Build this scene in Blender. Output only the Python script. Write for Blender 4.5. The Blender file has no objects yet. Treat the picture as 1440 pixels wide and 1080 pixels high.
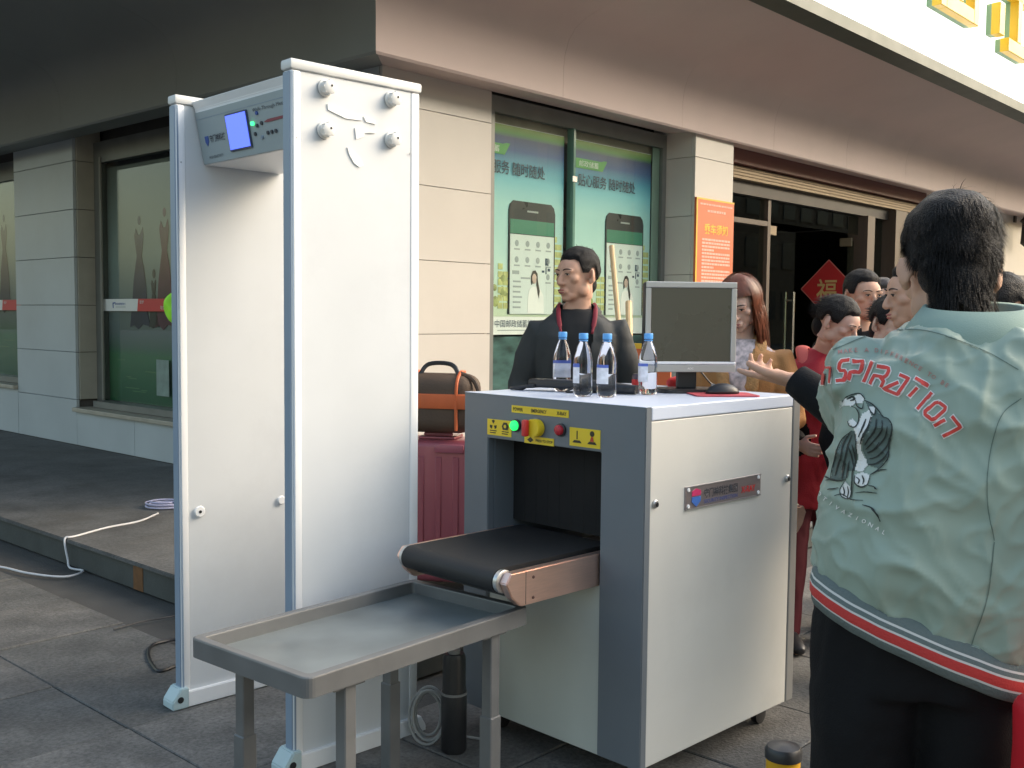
import bpy, bmesh, math, random
import numpy as np
from math import sin, cos, pi, radians
from mathutils import Vector, Matrix, Euler, noise
from mathutils.bvhtree import BVHTree
random.seed(7); RNG = np.random.default_rng(7)
SC = bpy.context.scene
COL = SC.collection
# ------------------------------------------------------------------ camera
FPX, PITCH, ROLL, CAMH = 1471.0, 0.065, -0.0097, 1.46
_cp, _sp = cos(PITCH), sin(PITCH)
CF = Vector((0, _cp, -_sp)); _U = Vector((0, _sp, _cp)); _R = Vector((1, 0, 0))
CR = _R*cos(ROLL) - _U*sin(ROLL); CU = _R*sin(ROLL) + _U*cos(ROLL)
CP = Vector((0, 0, CAMH))
cd = bpy.data.cameras.new('camera'); cam = bpy.data.objects.new('camera', cd); COL.objects.link(cam)
cd.sensor_fit = 'HORIZONTAL'; cd.sensor_width = 36; cd.lens = FPX/1440*36; cd.clip_start = .05; cd.clip_end = 500
M = Matrix((CR, CU, -CF)).transposed().to_4x4(); M.translation = CP
cam.matrix_world = M; SC.camera = cam
SC.render.resolution_x = 1024; SC.render.resolution_y = 768
# ------------------------------------------------------------------ world, sun, exposure
SUN_EL, SUN_AZ = radians(30), radians(82)      # azimuth clockwise from +Y: from the right, a little ahead
W = bpy.data.worlds.new('World'); SC.world = W; W.use_nodes = True
nt = W.node_tree; nt.nodes.clear()
sky = nt.nodes.new('ShaderNodeTexSky'); sky.sky_type = 'NISHITA'; sky.sun_disc = False
sky.sun_elevation = SUN_EL; sky.sun_rotation = SUN_AZ; sky.air_density = 1.6; sky.dust_density = 4.0; sky.ozone_density = 1.0
bg = nt.nodes.new('ShaderNodeBackground'); bg.inputs[1].default_value = .15
wo = nt.nodes.new('ShaderNodeOutputWorld')
nt.links.new(sky.outputs[0], bg.inputs[0]); nt.links.new(bg.outputs[0], wo.inputs[0])
sl = bpy.data.lights.new('sun', 'SUN'); sl.energy = 1.35; sl.angle = radians(60); sl.color = (1, .965, .92)
so = bpy.data.objects.new('sun', sl); COL.objects.link(so)
_sd = Vector((sin(SUN_AZ)*cos(SUN_EL), cos(SUN_AZ)*cos(SUN_EL), sin(SUN_EL)))
so.rotation_euler = _sd.to_track_quat('Z', 'Y').to_euler(); so.location = (8, 3, 8)
vs = SC.view_settings; vs.view_transform = 'Standard'; vs.look = 'None'; vs.gamma = 1; vs.use_curve_mapping = False
vs.exposure = 1.12
# ------------------------------------------------------------------ pixel helpers (photo pixels, 1440 x 1080)
def ray(x, y): return CF + CR*((x-720)/FPX) - CU*((y-540)/FPX)
def at_y(x, y, Y): d = ray(x, y); return CP + d*(Y/d.y)
def at_z(x, y, z): d = ray(x, y); return CP + d*((z-CAMH)/d.z)
# ------------------------------------------------------------------ materials
MATS = {}
def rgb(h):   # sRGB 0-255 triple -> linear
    return tuple(((c/255+.055)/1.055)**2.4 if c/255 > .04045 else c/255/12.92 for c in h)
def mat(name, col, rough=.5, metal=0., var=.06, scale=6., bump=0., bscale=60., spec=.5, emit=None, estr=0., coat=0., sss=0., stretch=None, vcol=False, wear=0., speck=0.):
    if name in MATS: return MATS[name]
    m = bpy.data.materials.new(name); m.use_nodes = True; t = m.node_tree; p = t.nodes['Principled BSDF']; L = t.links
    p.inputs['Roughness'].default_value = rough; p.inputs['Metallic'].default_value = metal
    p.inputs['Specular IOR Level'].default_value = spec; p.inputs['Coat Weight'].default_value = coat
    tc = t.nodes.new('ShaderNodeTexCoord'); src = tc.outputs['Object']
    if stretch:
        mp = t.nodes.new('ShaderNodeMapping'); mp.inputs['Scale'].default_value = stretch; L.new(src, mp.inputs[0]); src = mp.outputs[0]
    n = t.nodes.new('ShaderNodeTexNoise'); n.inputs['Scale'].default_value = scale; n.inputs['Detail'].default_value = 5; L.new(src, n.inputs['Vector'])
    mr = t.nodes.new('ShaderNodeMapRange'); mr.inputs[1].default_value = .25; mr.inputs[2].default_value = .75
    mr.inputs[3].default_value = 1-var; mr.inputs[4].default_value = 1+var; L.new(n.outputs[0], mr.inputs[0])
    mul = t.nodes.new('ShaderNodeMix'); mul.data_type = 'RGBA'; mul.blend_type = 'MULTIPLY'; mul.inputs[0].default_value = 1
    mul.inputs[6].default_value = (*col, 1)
    if vcol:
        a = t.nodes.new('ShaderNodeAttribute'); a.attribute_name = 'Col'; L.new(a.outputs['Color'], mul.inputs[6])
    L.new(mr.outputs[0], mul.inputs[7]); out = mul.outputs[2]
    if speck:
        n4 = t.nodes.new('ShaderNodeTexNoise'); n4.inputs['Scale'].default_value = 55; n4.inputs['Detail'].default_value = 6; n4.inputs['Roughness'].default_value = .75; L.new(tc.outputs['Object'], n4.inputs['Vector'])
        r4 = t.nodes.new('ShaderNodeMapRange'); r4.inputs[1].default_value = .3; r4.inputs[2].default_value = .7; r4.inputs[3].default_value = 1-speck; r4.inputs[4].default_value = 1+speck; L.new(n4.outputs[0], r4.inputs[0])
        m4 = t.nodes.new('ShaderNodeMix'); m4.data_type = 'RGBA'; m4.blend_type = 'MULTIPLY'; m4.inputs[0].default_value = 1; L.new(out, m4.inputs[6]); L.new(r4.outputs[0], m4.inputs[7]); out = m4.outputs[2]
    if wear:
        n3 = t.nodes.new('ShaderNodeTexNoise'); n3.inputs['Scale'].default_value = scale*.45; n3.inputs['Detail'].default_value = 9; n3.inputs['Roughness'].default_value = .7; L.new(src, n3.inputs['Vector'])
        r3 = t.nodes.new('ShaderNodeMapRange'); r3.inputs[1].default_value = .52; r3.inputs[2].default_value = .75; r3.inputs[3].default_value = 0; r3.inputs[4].default_value = wear; L.new(n3.outputs[0], r3.inputs[0])
        m3 = t.nodes.new('ShaderNodeMix'); m3.data_type = 'RGBA'; m3.inputs[7].default_value = (.10, .09, .075, 1); L.new(r3.outputs[0], m3.inputs[0]); L.new(out, m3.inputs[6]); out = m3.outputs[2]
    L.new(out, p.inputs['Base Color'])
    rr = t.nodes.new('ShaderNodeMapRange'); rr.inputs[3].default_value = max(0, rough-.08); rr.inputs[4].default_value = min(1, rough+.08); L.new(n.outputs[0], rr.inputs[0]); L.new(rr.outputs[0], p.inputs['Roughness'])
    if bump:
        n2 = t.nodes.new('ShaderNodeTexNoise'); n2.inputs['Scale'].default_value = bscale; n2.inputs['Detail'].default_value = 4; L.new(src, n2.inputs['Vector'])
        b = t.nodes.new('ShaderNodeBump'); b.inputs['Strength'].default_value = bump; b.inputs['Distance'].default_value = .01; L.new(n2.outputs[0], b.inputs['Height']); L.new(b.outputs[0], p.inputs['Normal'])
    if emit:
        p.inputs['Emission Color'].default_value = (*emit, 1); p.inputs['Emission Strength'].default_value = estr
    if sss:
        p.inputs['Subsurface Weight'].default_value = sss; p.inputs['Subsurface Radius'].default_value = (.6, .2, .1); p.inputs['Subsurface Scale'].default_value = .02
    MATS[name] = m; return m
def glass_mat(name, tint=(.85, .95, .9), ior=1.5, rough=.0):
    if name in MATS: return MATS[name]
    m = bpy.data.materials.new(name); m.use_nodes = True; t = m.node_tree; t.nodes.clear()
    o = t.nodes.new('ShaderNodeOutputMaterial'); mx = t.nodes.new('ShaderNodeMixShader'); tr = t.nodes.new('ShaderNodeBsdfTransparent'); gl = t.nodes.new('ShaderNodeBsdfGlossy')
    lw = t.nodes.new('ShaderNodeLayerWeight'); pw = t.nodes.new('ShaderNodeMath'); pw.operation = 'POWER'; pw.inputs[1].default_value = 5.0
    fr = t.nodes.new('ShaderNodeMapRange'); fr.inputs[3].default_value = .03; fr.inputs[4].default_value = .8; t.links.new(lw.outputs['Facing'], pw.inputs[0]); t.links.new(pw.outputs[0], fr.inputs[0]); tr.inputs[0].default_value = (*tint, 1); gl.inputs['Roughness'].default_value = rough
    t.links.new(fr.outputs[0], mx.inputs[0]); t.links.new(tr.outputs[0], mx.inputs[1]); t.links.new(gl.outputs[0], mx.inputs[2]); t.links.new(mx.outputs[0], o.inputs[0])
    MATS[name] = m; return m
def ramp_mat(name, stops, axis=2, rough=.45, lo=0., hi=1.):   # printed colour gradient along one object axis
    if name in MATS: return MATS[name]
    m = bpy.data.materials.new(name); m.use_nodes = True; t = m.node_tree; p = t.nodes['Principled BSDF']; p.inputs['Roughness'].default_value = rough
    tc = t.nodes.new('ShaderNodeTexCoord'); sx = t.nodes.new('ShaderNodeSeparateXYZ'); t.links.new(tc.outputs['Object'], sx.inputs[0])
    mr = t.nodes.new('ShaderNodeMapRange'); mr.inputs[1].default_value = lo; mr.inputs[2].default_value = hi; t.links.new(sx.outputs[axis], mr.inputs[0])
    r = t.nodes.new('ShaderNodeValToRGB'); e = r.color_ramp.elements
    e[0].position, e[0].color = stops[0][0], (*stops[0][1], 1); e[1].position, e[1].color = stops[-1][0], (*stops[-1][1], 1)
    for ps, c in stops[1:-1]: k = e.new(ps); k.color = (*c, 1)
    t.links.new(mr.outputs[0], r.inputs[0]); t.links.new(r.outputs[0], p.inputs['Base Color']); MATS[name] = m; return m
# ------------------------------------------------------------------ mesh helpers
def BM(): return bmesh.new()
def box(bm, x0, x1, y0, y1, z0, z1, r=0., seg=2):
    b2 = bmesh.new() if r else bm
    vs_ = [b2.verts.new((x, y, z)) for x in (x0, x1) for y in (y0, y1) for z in (z0, z1)]
    for f in ((0, 1, 3, 2), (4, 6, 7, 5), (0, 4, 5, 1), (2, 3, 7, 6), (0, 2, 6, 4), (1, 5, 7, 3)): b2.faces.new([vs_[i] for i in f])
    if r:
        bmesh.ops.recalc_face_normals(b2, faces=b2.faces)
        bmesh.ops.bevel(b2, geom=list(b2.edges), offset=r, segments=seg, affect='EDGES', profile=.5)
        merge(bm, b2)
    return bm
def merge(bm, b2, mtx=None):
    me = bpy.data.meshes.new('tmp'); b2.to_mesh(me); b2.free()
    if mtx: me.transform(mtx)
    bm.from_mesh(me); bpy.data.meshes.remove(me); return bm
def prism(bm, pts, axis, a0, a1, r=0.):   # polygon in a plane, extruded along axis 'x','y','z'
    b2 = bmesh.new()
    def P(p, q, a): return {'x': (a, p, q), 'y': (p, a, q), 'z': (p, q, a)}[axis]
    A = [b2.verts.new(P(p, q, a0)) for p, q in pts]; B = [b2.verts.new(P(p, q, a1)) for p, q in pts]
    b2.faces.new(A); b2.faces.new(B[::-1]); n = len(pts)
    for i in range(n): b2.faces.new((A[i], B[i], B[(i+1) % n], A[(i+1) % n]))
    bmesh.ops.recalc_face_normals(b2, faces=b2.faces)
    if r: bmesh.ops.bevel(b2, geom=list(b2.edges), offset=r, segments=2, affect='EDGES')
    return merge(bm, b2)
def lathe(bm, prof, c=(0, 0, 0), n=24, axis='z'):   # prof: (radius, height)
    rings = []
    for rr, h in prof:
        ring = []
        for k in range(n):
            a = 2*pi*k/n; p = (rr*cos(a), rr*sin(a), h)
            if axis == 'x': p = (h, rr*cos(a), rr*sin(a))
            if axis == 'y': p = (rr*sin(a), h, rr*cos(a))
            ring.append(bm.verts.new((p[0]+c[0], p[1]+c[1], p[2]+c[2])))
        rings.append(ring)
    fs = []
    for A, B in zip(rings, rings[1:]):
        for k in range(n): fs.append(bm.faces.new((A[k], A[(k+1) % n], B[(k+1) % n], B[k])))
    fs.append(bm.faces.new(rings[0][::-1])); fs.append(bm.faces.new(rings[-1]))
    bmesh.ops.recalc_face_normals(bm, faces=fs); return bm
def catmull(pts, n=6):
    P = [np.array(p, float) for p in pts]; P = [2*P[0]-P[1]]+P+[2*P[-1]-P[-2]]; out = []
    for i in range(1, len(P)-2):
        for k in range(n):
            t = k/n; a, b, c, d = P[i-1:i+3]
            out.append(.5*((2*b)+(-a+c)*t+(2*a-5*b+4*c-d)*t*t+(-a+3*b-3*c+d)*t**3))
    out.append(P[-2]); return out
def tube(bm, pts, rad, n=8, cap=True, up=(0, 0, 1), flat=None):   # rad: number or list; flat: second radius list (elliptic)
    pts = [Vector(p) for p in pts]; m = len(pts)
    R = list(rad) if hasattr(rad, '__len__') else [rad]*m
    R2 = (list(flat) if hasattr(flat, '__len__') else [flat]*m) if flat is not None else R
    rings = []; ref = Vector(up)
    for i, p in enumerate(pts):
        t = (pts[min(i+1, m-1)]-pts[max(i-1, 0)]).normalized()
        s = t.cross(ref)
        if s.length < 1e-3: s = t.cross(Vector((1, .3, 0)))
        s.normalize(); w = s.cross(t).normalized(); ref = w
        rings.append([bm.verts.new(p + s*(R[i]*cos(2*pi*k/n)) + w*(R2[i]*sin(2*pi*k/n))) for k in range(n)])
    fs = []
    for A, B in zip(rings, rings[1:]):
        for k in range(n): fs.append(bm.faces.new((A[k], A[(k+1) % n], B[(k+1) % n], B[k])))
    if cap: fs.append(bm.faces.new(rings[0][::-1])); fs.append(bm.faces.new(rings[-1]))
    bmesh.ops.recalc_face_normals(bm, faces=fs); return bm
def ellip(bm, c, r, rot=None, seg=20, rings=12):
    b2 = bmesh.new(); bmesh.ops.create_uvsphere(b2, u_segments=seg, v_segments=rings, radius=1)
    Mx = Matrix.Translation(c) @ (rot.to_matrix().to_4x4() if rot else Matrix()) @ Matrix.Diagonal((*r, 1))
    return merge(bm, b2, Mx)
def quad(bm, a, b, c, d): bm.faces.new([bm.verts.new(p) for p in (a, b, c, d)]); return bm
def to_me(bm, name='m'):
    me = bpy.data.meshes.new(name); bm.to_mesh(me); bm.free(); return me
def obj(name, src, mt=None, parent=None, smooth=False, loc=None, rz=None, mtx=None):
    me = src if isinstance(src, bpy.types.Mesh) else to_me(src, name)
    if mtx is not None: me.transform(mtx)
    for m in (mt if isinstance(mt, (list, tuple)) else [mt] if mt else []): me.materials.append(m)
    if smooth:
        me.polygons.foreach_set('use_smooth', [True]*len(me.polygons))
        if smooth != 'all': 
            try: me.set_sharp_from_angle(angle=radians(40))
            except Exception: pass
    o = bpy.data.objects.new(name, me); COL.objects.link(o)
    if parent: o.parent = parent
    if loc is not None: o.location = loc
    if rz is not None: o.rotation_euler = (0, 0, rz)
    return o
def tag(o, label, cat, group=None):
    o['label'] = label; o['category'] = cat
    if group: o['group'] = group
    return o
def thing(name, label, cat, loc=(0, 0, 0), rz=0, group=None):
    o = bpy.data.objects.new(name, None); COL.objects.link(o); o.location = loc; o.rotation_euler = (0, 0, rz); o.empty_display_size = .1
    return tag(o, label, cat, group)
def struct(o): o['kind'] = 'structure'; return o
def text_me(s, h, width=None, extrude=0., offset=0., align='CENTER'):   # text in local XZ, facing -Y, centred
    c = bpy.data.curves.new('t', 'FONT'); c.body = s; c.size = 1; c.extrude = 0; c.offset = offset; c.resolution_u = 2
    o = bpy.data.objects.new('t', c); COL.objects.link(o); bpy.context.view_layer.update()
    me = bpy.data.meshes.new_from_object(o.evaluated_get(bpy.context.evaluated_depsgraph_get()))
    bpy.data.objects.remove(o); bpy.data.curves.remove(c)
    n = len(me.vertices)
    if n == 0: return me
    co = np.empty(n*3); me.vertices.foreach_get('co', co); co = co.reshape(-1, 3)
    mn, mx = co.min(0), co.max(0); co -= (mn+mx)/2; sz = mx-mn; k = h/max(sz[1], 1e-6); kx = (width/max(sz[0], 1e-6)) if width else k
    new = np.stack([co[:, 0]*kx, np.zeros(n), co[:, 1]*k], 1); me.vertices.foreach_set('co', new.ravel())
    if extrude:
        b = bmesh.new(); b.from_mesh(me); r = bmesh.ops.extrude_face_region(b, geom=list(b.faces))
        for v in r['geom']:
            if isinstance(v, bmesh.types.BMVert): v.co.y -= extrude
        bmesh.ops.recalc_face_normals(b, faces=b.faces); b.to_mesh(me); b.free()
    return me
def T(x, y, z): return Matrix.Translation((x, y, z))
FRONT = Matrix.Rotation(-pi/2, 4, 'Z')      # turns a face that looks along -Y into one that looks along -X
def remesh(bm, voxel, it=4, fac=.5):
    me = to_me(bm); o = bpy.data.objects.new('t', me); COL.objects.link(o)
    m = o.modifiers.new('r', 'REMESH'); m.mode = 'VOXEL'; m.voxel_size = voxel; m.use_smooth_shade = True
    if it: s = o.modifiers.new('s', 'SMOOTH'); s.factor = fac; s.iterations = it
    bpy.context.view_layer.update()
    me2 = bpy.data.meshes.new_from_object(o.evaluated_get(bpy.context.evaluated_depsgraph_get()))
    bpy.data.objects.remove(o); bpy.data.meshes.remove(me); return me2
def displace(me, fn):
    n = len(me.vertices); co = np.empty(n*3); no = np.empty(n*3); me.vertices.foreach_get('co', co); me.vertices.foreach_get('normal', no)
    co = co.reshape(-1, 3); no = no.reshape(-1, 3); d = np.array([fn(Vector(c)) for c in co]); co += no*d[:, None]; me.vertices.foreach_set('co', co.ravel()); me.update(); return me
# ------------------------------------------------------------------ setting
BA = .741; TH = pi/2-BA; C0 = Vector((-.885, 7.1, 0))
AX = Vector((sin(BA), cos(BA), 0)); BX = Vector((-cos(BA), sin(BA), 0))
def bpt(x, y, z=0): return C0 + AX*x + BX*y + Vector((0, 0, z))
m_ground = mat('asphalt', (.075, .073, .068), .9, var=.25, scale=3, bump=.4, bscale=120)
m_stone = mat('paving', (.125, .121, .113), .75, var=.42, scale=4.3, bump=.45, bscale=90, wear=.85, speck=.45)
m_conc = mat('concrete', (.105, .105, .102), .8, var=.38, scale=3.5, bump=.3, bscale=60, wear=.6, speck=.35)
m_riser = mat('riser', (.06, .065, .06), .75, var=.25, scale=5, bump=.2)
m_tile = mat('wall_tile', (.60, .56, .505), .38, var=.05, scale=1.5, bump=.04, bscale=14, wear=.06)
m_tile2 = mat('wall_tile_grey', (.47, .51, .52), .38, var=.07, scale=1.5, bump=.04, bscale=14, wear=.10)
m_core = mat('mortar', (.12, .11, .10), .9)
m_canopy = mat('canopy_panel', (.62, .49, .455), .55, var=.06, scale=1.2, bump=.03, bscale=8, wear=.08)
m_canopy_shaded = mat('canopy_panel_shaded', (.23, .24, .235), .6, var=.08, scale=1.2, wear=.1)  # shaded copy of the canopy colour: left-side shade painted into the panels
m_dkmetal = mat('window_metal', (.20, .205, .19), .45, .3, var=.1)
m_pane = glass_mat('pane_glass', (.95, .98, .965)); m_paneD = glass_mat('door_glass', (.80, .86, .82))
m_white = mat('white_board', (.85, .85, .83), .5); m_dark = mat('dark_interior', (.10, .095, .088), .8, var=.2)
b = BM(); quad(b, (-80, -60, -.014), (80, -60, -.014), (80, 120, -.014), (-80, 120, -.014)); ground = struct(obj('ground', b, m_ground))
# paving slabs around the machines: pieces of the ground, laid square to the building
sm = None; S6 = .6
me_st = [to_me(box(BM(), .003, S6-.003, .003, S6-.003, -.03, -.0015*q, .004, 1)) for q in range(3)]
for q, m_ in enumerate(me_st): m_.materials.append((m_stone, mat('paving_b', (.140, .135, .125), .75, var=.45, scale=5.1, bump=.45, bscale=80, wear=.8, speck=.5), mat('paving_c', (.112, .111, .105), .75, var=.4, scale=3.7, bump=.5, bscale=100, wear=.9, speck=.45))[q])
PX_R, PX_L = 2.39, 1.96                                       # platform depth on the right and left fronts
for i in range(-14, 9):
    for j in range(-13, 9):
        x, y = i*S6+.11, j*S6-.23; c = bpt(x+.3, y+.3)
        if c.y < 1.7 or c.y > 8.6 or c.x < -.54*c.y-.5 or c.x > .52*c.y+.4: continue
        if x+S6 > -PX_L+.02 and y+S6 > -PX_R+.02: continue
        o = bpy.data.objects.new('paving_stone', me_st[random.randrange(3)]); COL.objects.link(o); o.parent = ground
        o.location = bpt(x, y, random.uniform(-.0015, .0015)); o.rotation_euler = (random.uniform(-.002, .002), random.uniform(-.002, .002), TH)
# raised platform
b = BM(); prism(b, [(-PX_L, -PX_R), (16, -PX_R), (16, .02), (.02, .02), (.02, 14), (-PX_L, 14)], 'z', 0, .13)
plat = struct(obj('platform', b, m_riser, loc=C0, rz=TH))
b = BM(); e = .02
prism(b, [(-PX_L-e, -PX_R-e), (16, -PX_R-e), (16, 0), (0, 0), (0, 14), (-PX_L-e, 14)], 'z', .132, .155, .004); obj('paving_top', b, m_conc, plat)
b = BM(); qm = (at_z(193, 812, .07)-C0).dot(BX); box(b, -PX_L-.003, -PX_L+.01, qm-.05, qm+.05, .0, .129); obj('paint_mark', b, mat('orange_paint', (.17, .075, .025), .6, var=.3, scale=20), plat)
# ------------------------------------------------------------------ building
bld = thing('shop_building', 'pale tiled corner shop building under a wide flared canopy', 'building', C0, TH)
b = BM(); box(b, .031, 1.03, .031, 2.28, .1, 3.3); obj('wall', b, m_core, bld)
def tiles_right(x0, x1, zs, y=0., m=m_tile, cols=1, g=.004):
    for z0, z1 in zip(zs, zs[1:]):
        for k in range(cols):
            a, c = x0+(x1-x0)*k/cols, x0+(x1-x0)*(k+1)/cols
            obj('wall_tile', box(BM(), a+g/2, c-g/2, y, y+.03, z0+g/2, z1-g/2, .0015, 1), m, bld)
def tiles_left(y0, y1, zs, x=0., m=m_tile2, cols=1, g=.005):
    for z0, z1 in zip(zs, zs[1:]):
        for k in range(cols):
            a, c = y0+(y1-y0)*k/cols, y0+(y1-y0)*(k+1)/cols
            obj('wall_tile', box(BM(), x, x+.03, a+g/2, c-g/2, z0+g/2, z1-g/2, .0015, 1), m, bld)
ZR = [.157, .285, .805, 1.325, 1.845, 2.365, 2.885, 3.25]
ZL = [.157, .603, 1.066, 1.524, 1.988, 2.448, 2.91, 3.25]
tiles_right(.0, 1.06, ZR)
b = BM(); box(b, 1.035, 1.06, .031, .30, .157, 3.25); obj('window_reveal', b, m_tile, bld)
# pilaster between the poster window and the doors
b = BM(); box(b, 3.40, 3.98, -.265, .4, .1, 3.2); obj('pilaster_core', b, m_core, bld)
tiles_right(3.36, 4.01, ZR, -.30)
def side_tiles(y0, y1, x, zs, m, flip=1):
    for z0, z1 in zip(zs, zs[1:]): obj('wall_tile', box(BM(), min(x, x+.03*flip), max(x, x+.03*flip), y0, y1, z0+.002, z1-.002, .0015, 1), m, bld)
side_tiles(-.268, .15, 3.36, ZR, m_tile); side_tiles(-.268, .2, 4.01, ZR, m_tile, -1)
# left front: wall by the corner, pier, far wall
tiles_left(.035, 2.28, ZL, cols=2); tiles_left(2.285, 4.56, [.157, .49], cols=2); tiles_left(4.56, 5.92, ZL, cols=1); tiles_left(5.925, 8.2, [.157, .64], cols=2); tiles_left(8.2, 9.6, ZL)
b = BM(); box(b, .035, .26, 4.6, 5.88, .1, 3.3); obj('pier_core', b, m_core, bld)
for q in ((.035, .26, 8.25, 14, .1, 3.3), (.035, .3, 2.3, 4.56, .1, .48), (.035, .3, 5.92, 8.2, .1, .62)): obj('pier_core', box(BM(), *q), m_core, bld)
m_rev = mat('reveal_tile', (.42, .39, .32), .4, var=.08)
for zz0, zz1 in zip(ZL[1:], ZL[2:]):
    obj('wall_tile', box(BM(), .032, .27, 4.54, 4.565, zz0+.003, zz1-.003), m_rev, bld)
# windows -----------------------------------------------------------
def window_right():
    f = BM(); y0, y1 = .005, .065
    box(f, 1.06, 1.10, y0, y1, .5, 3.1); box(f, 3.30, 3.36, y0, y1, .5, 3.1); box(f, 1.10, 3.30, y0, y1, 2.98, 3.1); box(f, 1.10, 3.30, y0, y1, .5, .58); box(f, 1.06, 3.36, .0, .065, .157, .499)
    w = obj('window', f, m_dkmetal, bld)
    obj('pane', box(BM(), 1.10, 2.02, .023, .031, .58, 2.98), m_pane, w); obj('pane', box(BM(), 2.05, 3.30, .025, .033, .58, 2.98), m_pane, w)
    b = BM(); box(b, 2.022, 2.048, -.005, .065, .58, 2.98); obj('mullion', b, mat('glass_edge', (.16, .30, .24), .15), w)
    for z in (2.55, 1.6, .9): obj('clamp', box(BM(), 2.005, 2.065, -.013, -.0055, z, z+.05, .003, 1), mat('chrome', (.75, .75, .73), .2, 1.), w)
    obj('inner_panel', box(BM(), 3.19, 3.30, .040, .045, .58, 2.98), mat('green_film', (.22, .30, .24), .5), w)
window_right()
obj('reflection_board', box(BM(), 1.10, 3.30, .08, .12, 2.87, 3.05), mat('reflection_tan', (.30, .25, .19), .6, var=.2), bld)  # tan board standing in for the reflection along the top of the glass
b = BM(); box(b, 1.06, 3.36, .075, .09, .50, 1.30); obj('lower_panel', b, mat('teal_film', (.05, .11, .105), .35, var=.7, scale=5, stretch=(1, 1, 2.5), bump=.15, bscale=9), bld)
def window_left(y0, y1, zb):
    f = BM(); xa, xb = .20, .27
    box(f, xa, xb, y0, y0+.05, zb, 3.1); box(f, xa, xb, y1-.12, y1, zb, 3.1); box(f, xa, xb, y0+.05, y1-.12, 2.9, 3.1); box(f, xa-.1, xb, y0+.05, y1-.12, zb, zb+.06)
    w = obj('window', f, m_dkmetal, bld)
    obj('pane', box(BM(), .225, .233, y0+.05, y1-.12, zb+.06, 2.9), m_pane, w)
    obj('jamb', box(BM(), .185, .199, y1-.16, y1-.13, zb+.06, 2.95), mat('brushed_jamb', (.32, .31, .27), .4, .4), w)
    obj('sill', box(BM(), -.05, .22, y0-.02, y1+.02, zb-.045, zb-.005, .006), mat('sill_stone', (.40, .36, .29), .5, var=.15), w)
window_left(2.30, 4.54, .535); window_left(5.94, 8.2, .68)
# interior
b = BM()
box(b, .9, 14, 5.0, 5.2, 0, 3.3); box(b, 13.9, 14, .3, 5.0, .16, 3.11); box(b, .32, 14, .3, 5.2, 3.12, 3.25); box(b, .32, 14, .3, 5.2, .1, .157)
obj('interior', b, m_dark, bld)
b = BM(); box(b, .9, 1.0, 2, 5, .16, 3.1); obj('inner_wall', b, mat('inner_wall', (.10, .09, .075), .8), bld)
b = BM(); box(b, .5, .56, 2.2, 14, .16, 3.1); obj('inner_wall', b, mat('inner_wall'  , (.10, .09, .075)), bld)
b = BM(); box(b, 4.5, 5.7, 1.30, 1.36, 2.80, 2.84); obj('ceiling_lamp', b, mat('tube_lamp', (.8, .8, .8), .5, emit=(1, .97, .9), estr=2.5), bld)
for k in range(9): obj('shutter_slat', box(BM(), 5.2, 8.6, 3.0, 3.03, .5+k*.26, .72+k*.26, .006, 1), mat('slat_brown', (.17, .13, .10), .6), bld)
# entrance ----------------------------------------------------------
m_wood = mat('brown_frame', (.095, .065, .048), .45, var=.2, scale=8, stretch=(1, 1, .15))
m_gold = mat('brass_shutter', (.26, .20, .13), .5, .4, var=.1, stretch=(1, 1, 6)); m_chr = mat('chrome', (.75, .75, .73), .2, 1.)
b = BM(); box(b, 4.02, 9.2, -.10, .1, 2.97, 3.2); obj('valance', b, mat('maroon_panel', (.16, .06, .05), .5), bld)
b = BM()
for k in range(4): box(b, 4.02, 9.2, -.07+.012*k, .06, 2.83+.034*k, 2.86+.034*k, .004, 1)
obj('shutter_box', b, m_gold, bld)
b = BM(); box(b, 4.02, 9.2, .0, .08, 2.70, 2.829); obj('transom_beam', b, mat('dark_beam', (.04, .035, .03), .5), bld)
ent = obj('entrance_frame', box(BM(), 4.02, 4.09, .03, .13, .157, 2.7), m_wood, bld)
for q in ((5.28, 5.34, .03, .13, .157, 2.7), (7.55, 7.75, -.05, .2, .157, 2.7), (8.25, 8.6, -.1, .2, .157, 2.82), (4.095, 5.275, .03, .13, 2.42, 2.47)): obj('frame_post', box(BM(), *q), m_wood, ent)
obj('pane', box(BM(), 4.09, 5.28, .075, .085, .17, 2.42), m_paneD, ent); obj('pane', box(BM(), 4.09, 7.55, .072, .082, 2.475, 2.7), m_paneD, ent)
obj('pane', box(BM(), 7.75, 8.25, .075, .085, .17, 2.7), m_paneD, ent)
def door_leaf(o, ang, w=1.12, hand=True):
    e = obj('door', (lambda b: (box(b, 0, w, -.006, .006, .18, 2.40), b)[-1])(BM()), m_paneD, bld); e.location = o; e.rotation_euler = (0, 0, ang)
    b = BM(); box(b, 0, w, -.012, .012, .165, .26); obj('door_rail', b, m_chr, e)
    b = BM(); box(b, .02, .17, -.018, .018, 2.34, 2.44, .004, 1); obj('patch_fitting', b, m_gold, e)
    for s in (-1, 1):
        b = BM(); lathe(b, [(.013, 1.0), (.013, 1.75)], (w-.09, s*.05, 0), 12)
        for z in (1.1, 1.65): box(b, w-.1, w-.08, min(0, s*.05), max(0, s*.05), z, z+.02)
        obj('handle', b, m_chr, e, True)
    return e
door_leaf((5.36, .08, 0), 0.0, .62)
leafB = door_leaf((7.50, .10, 0), radians(92), 1.25)
b = BM(); box(b, 8.7, 16, .0, .03, .157, 3.2); obj('wall_panel', b, m_tile, bld)
for k in range(4):
    b = BM(); box(b, 9.9+k*1.5, 11.0+k*1.5, -.006, .02, 1.3, 2.2); obj('notice_panel', b, mat('grey_print', (.25, .24, .25), .5, var=.5, scale=9), bld)
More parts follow.
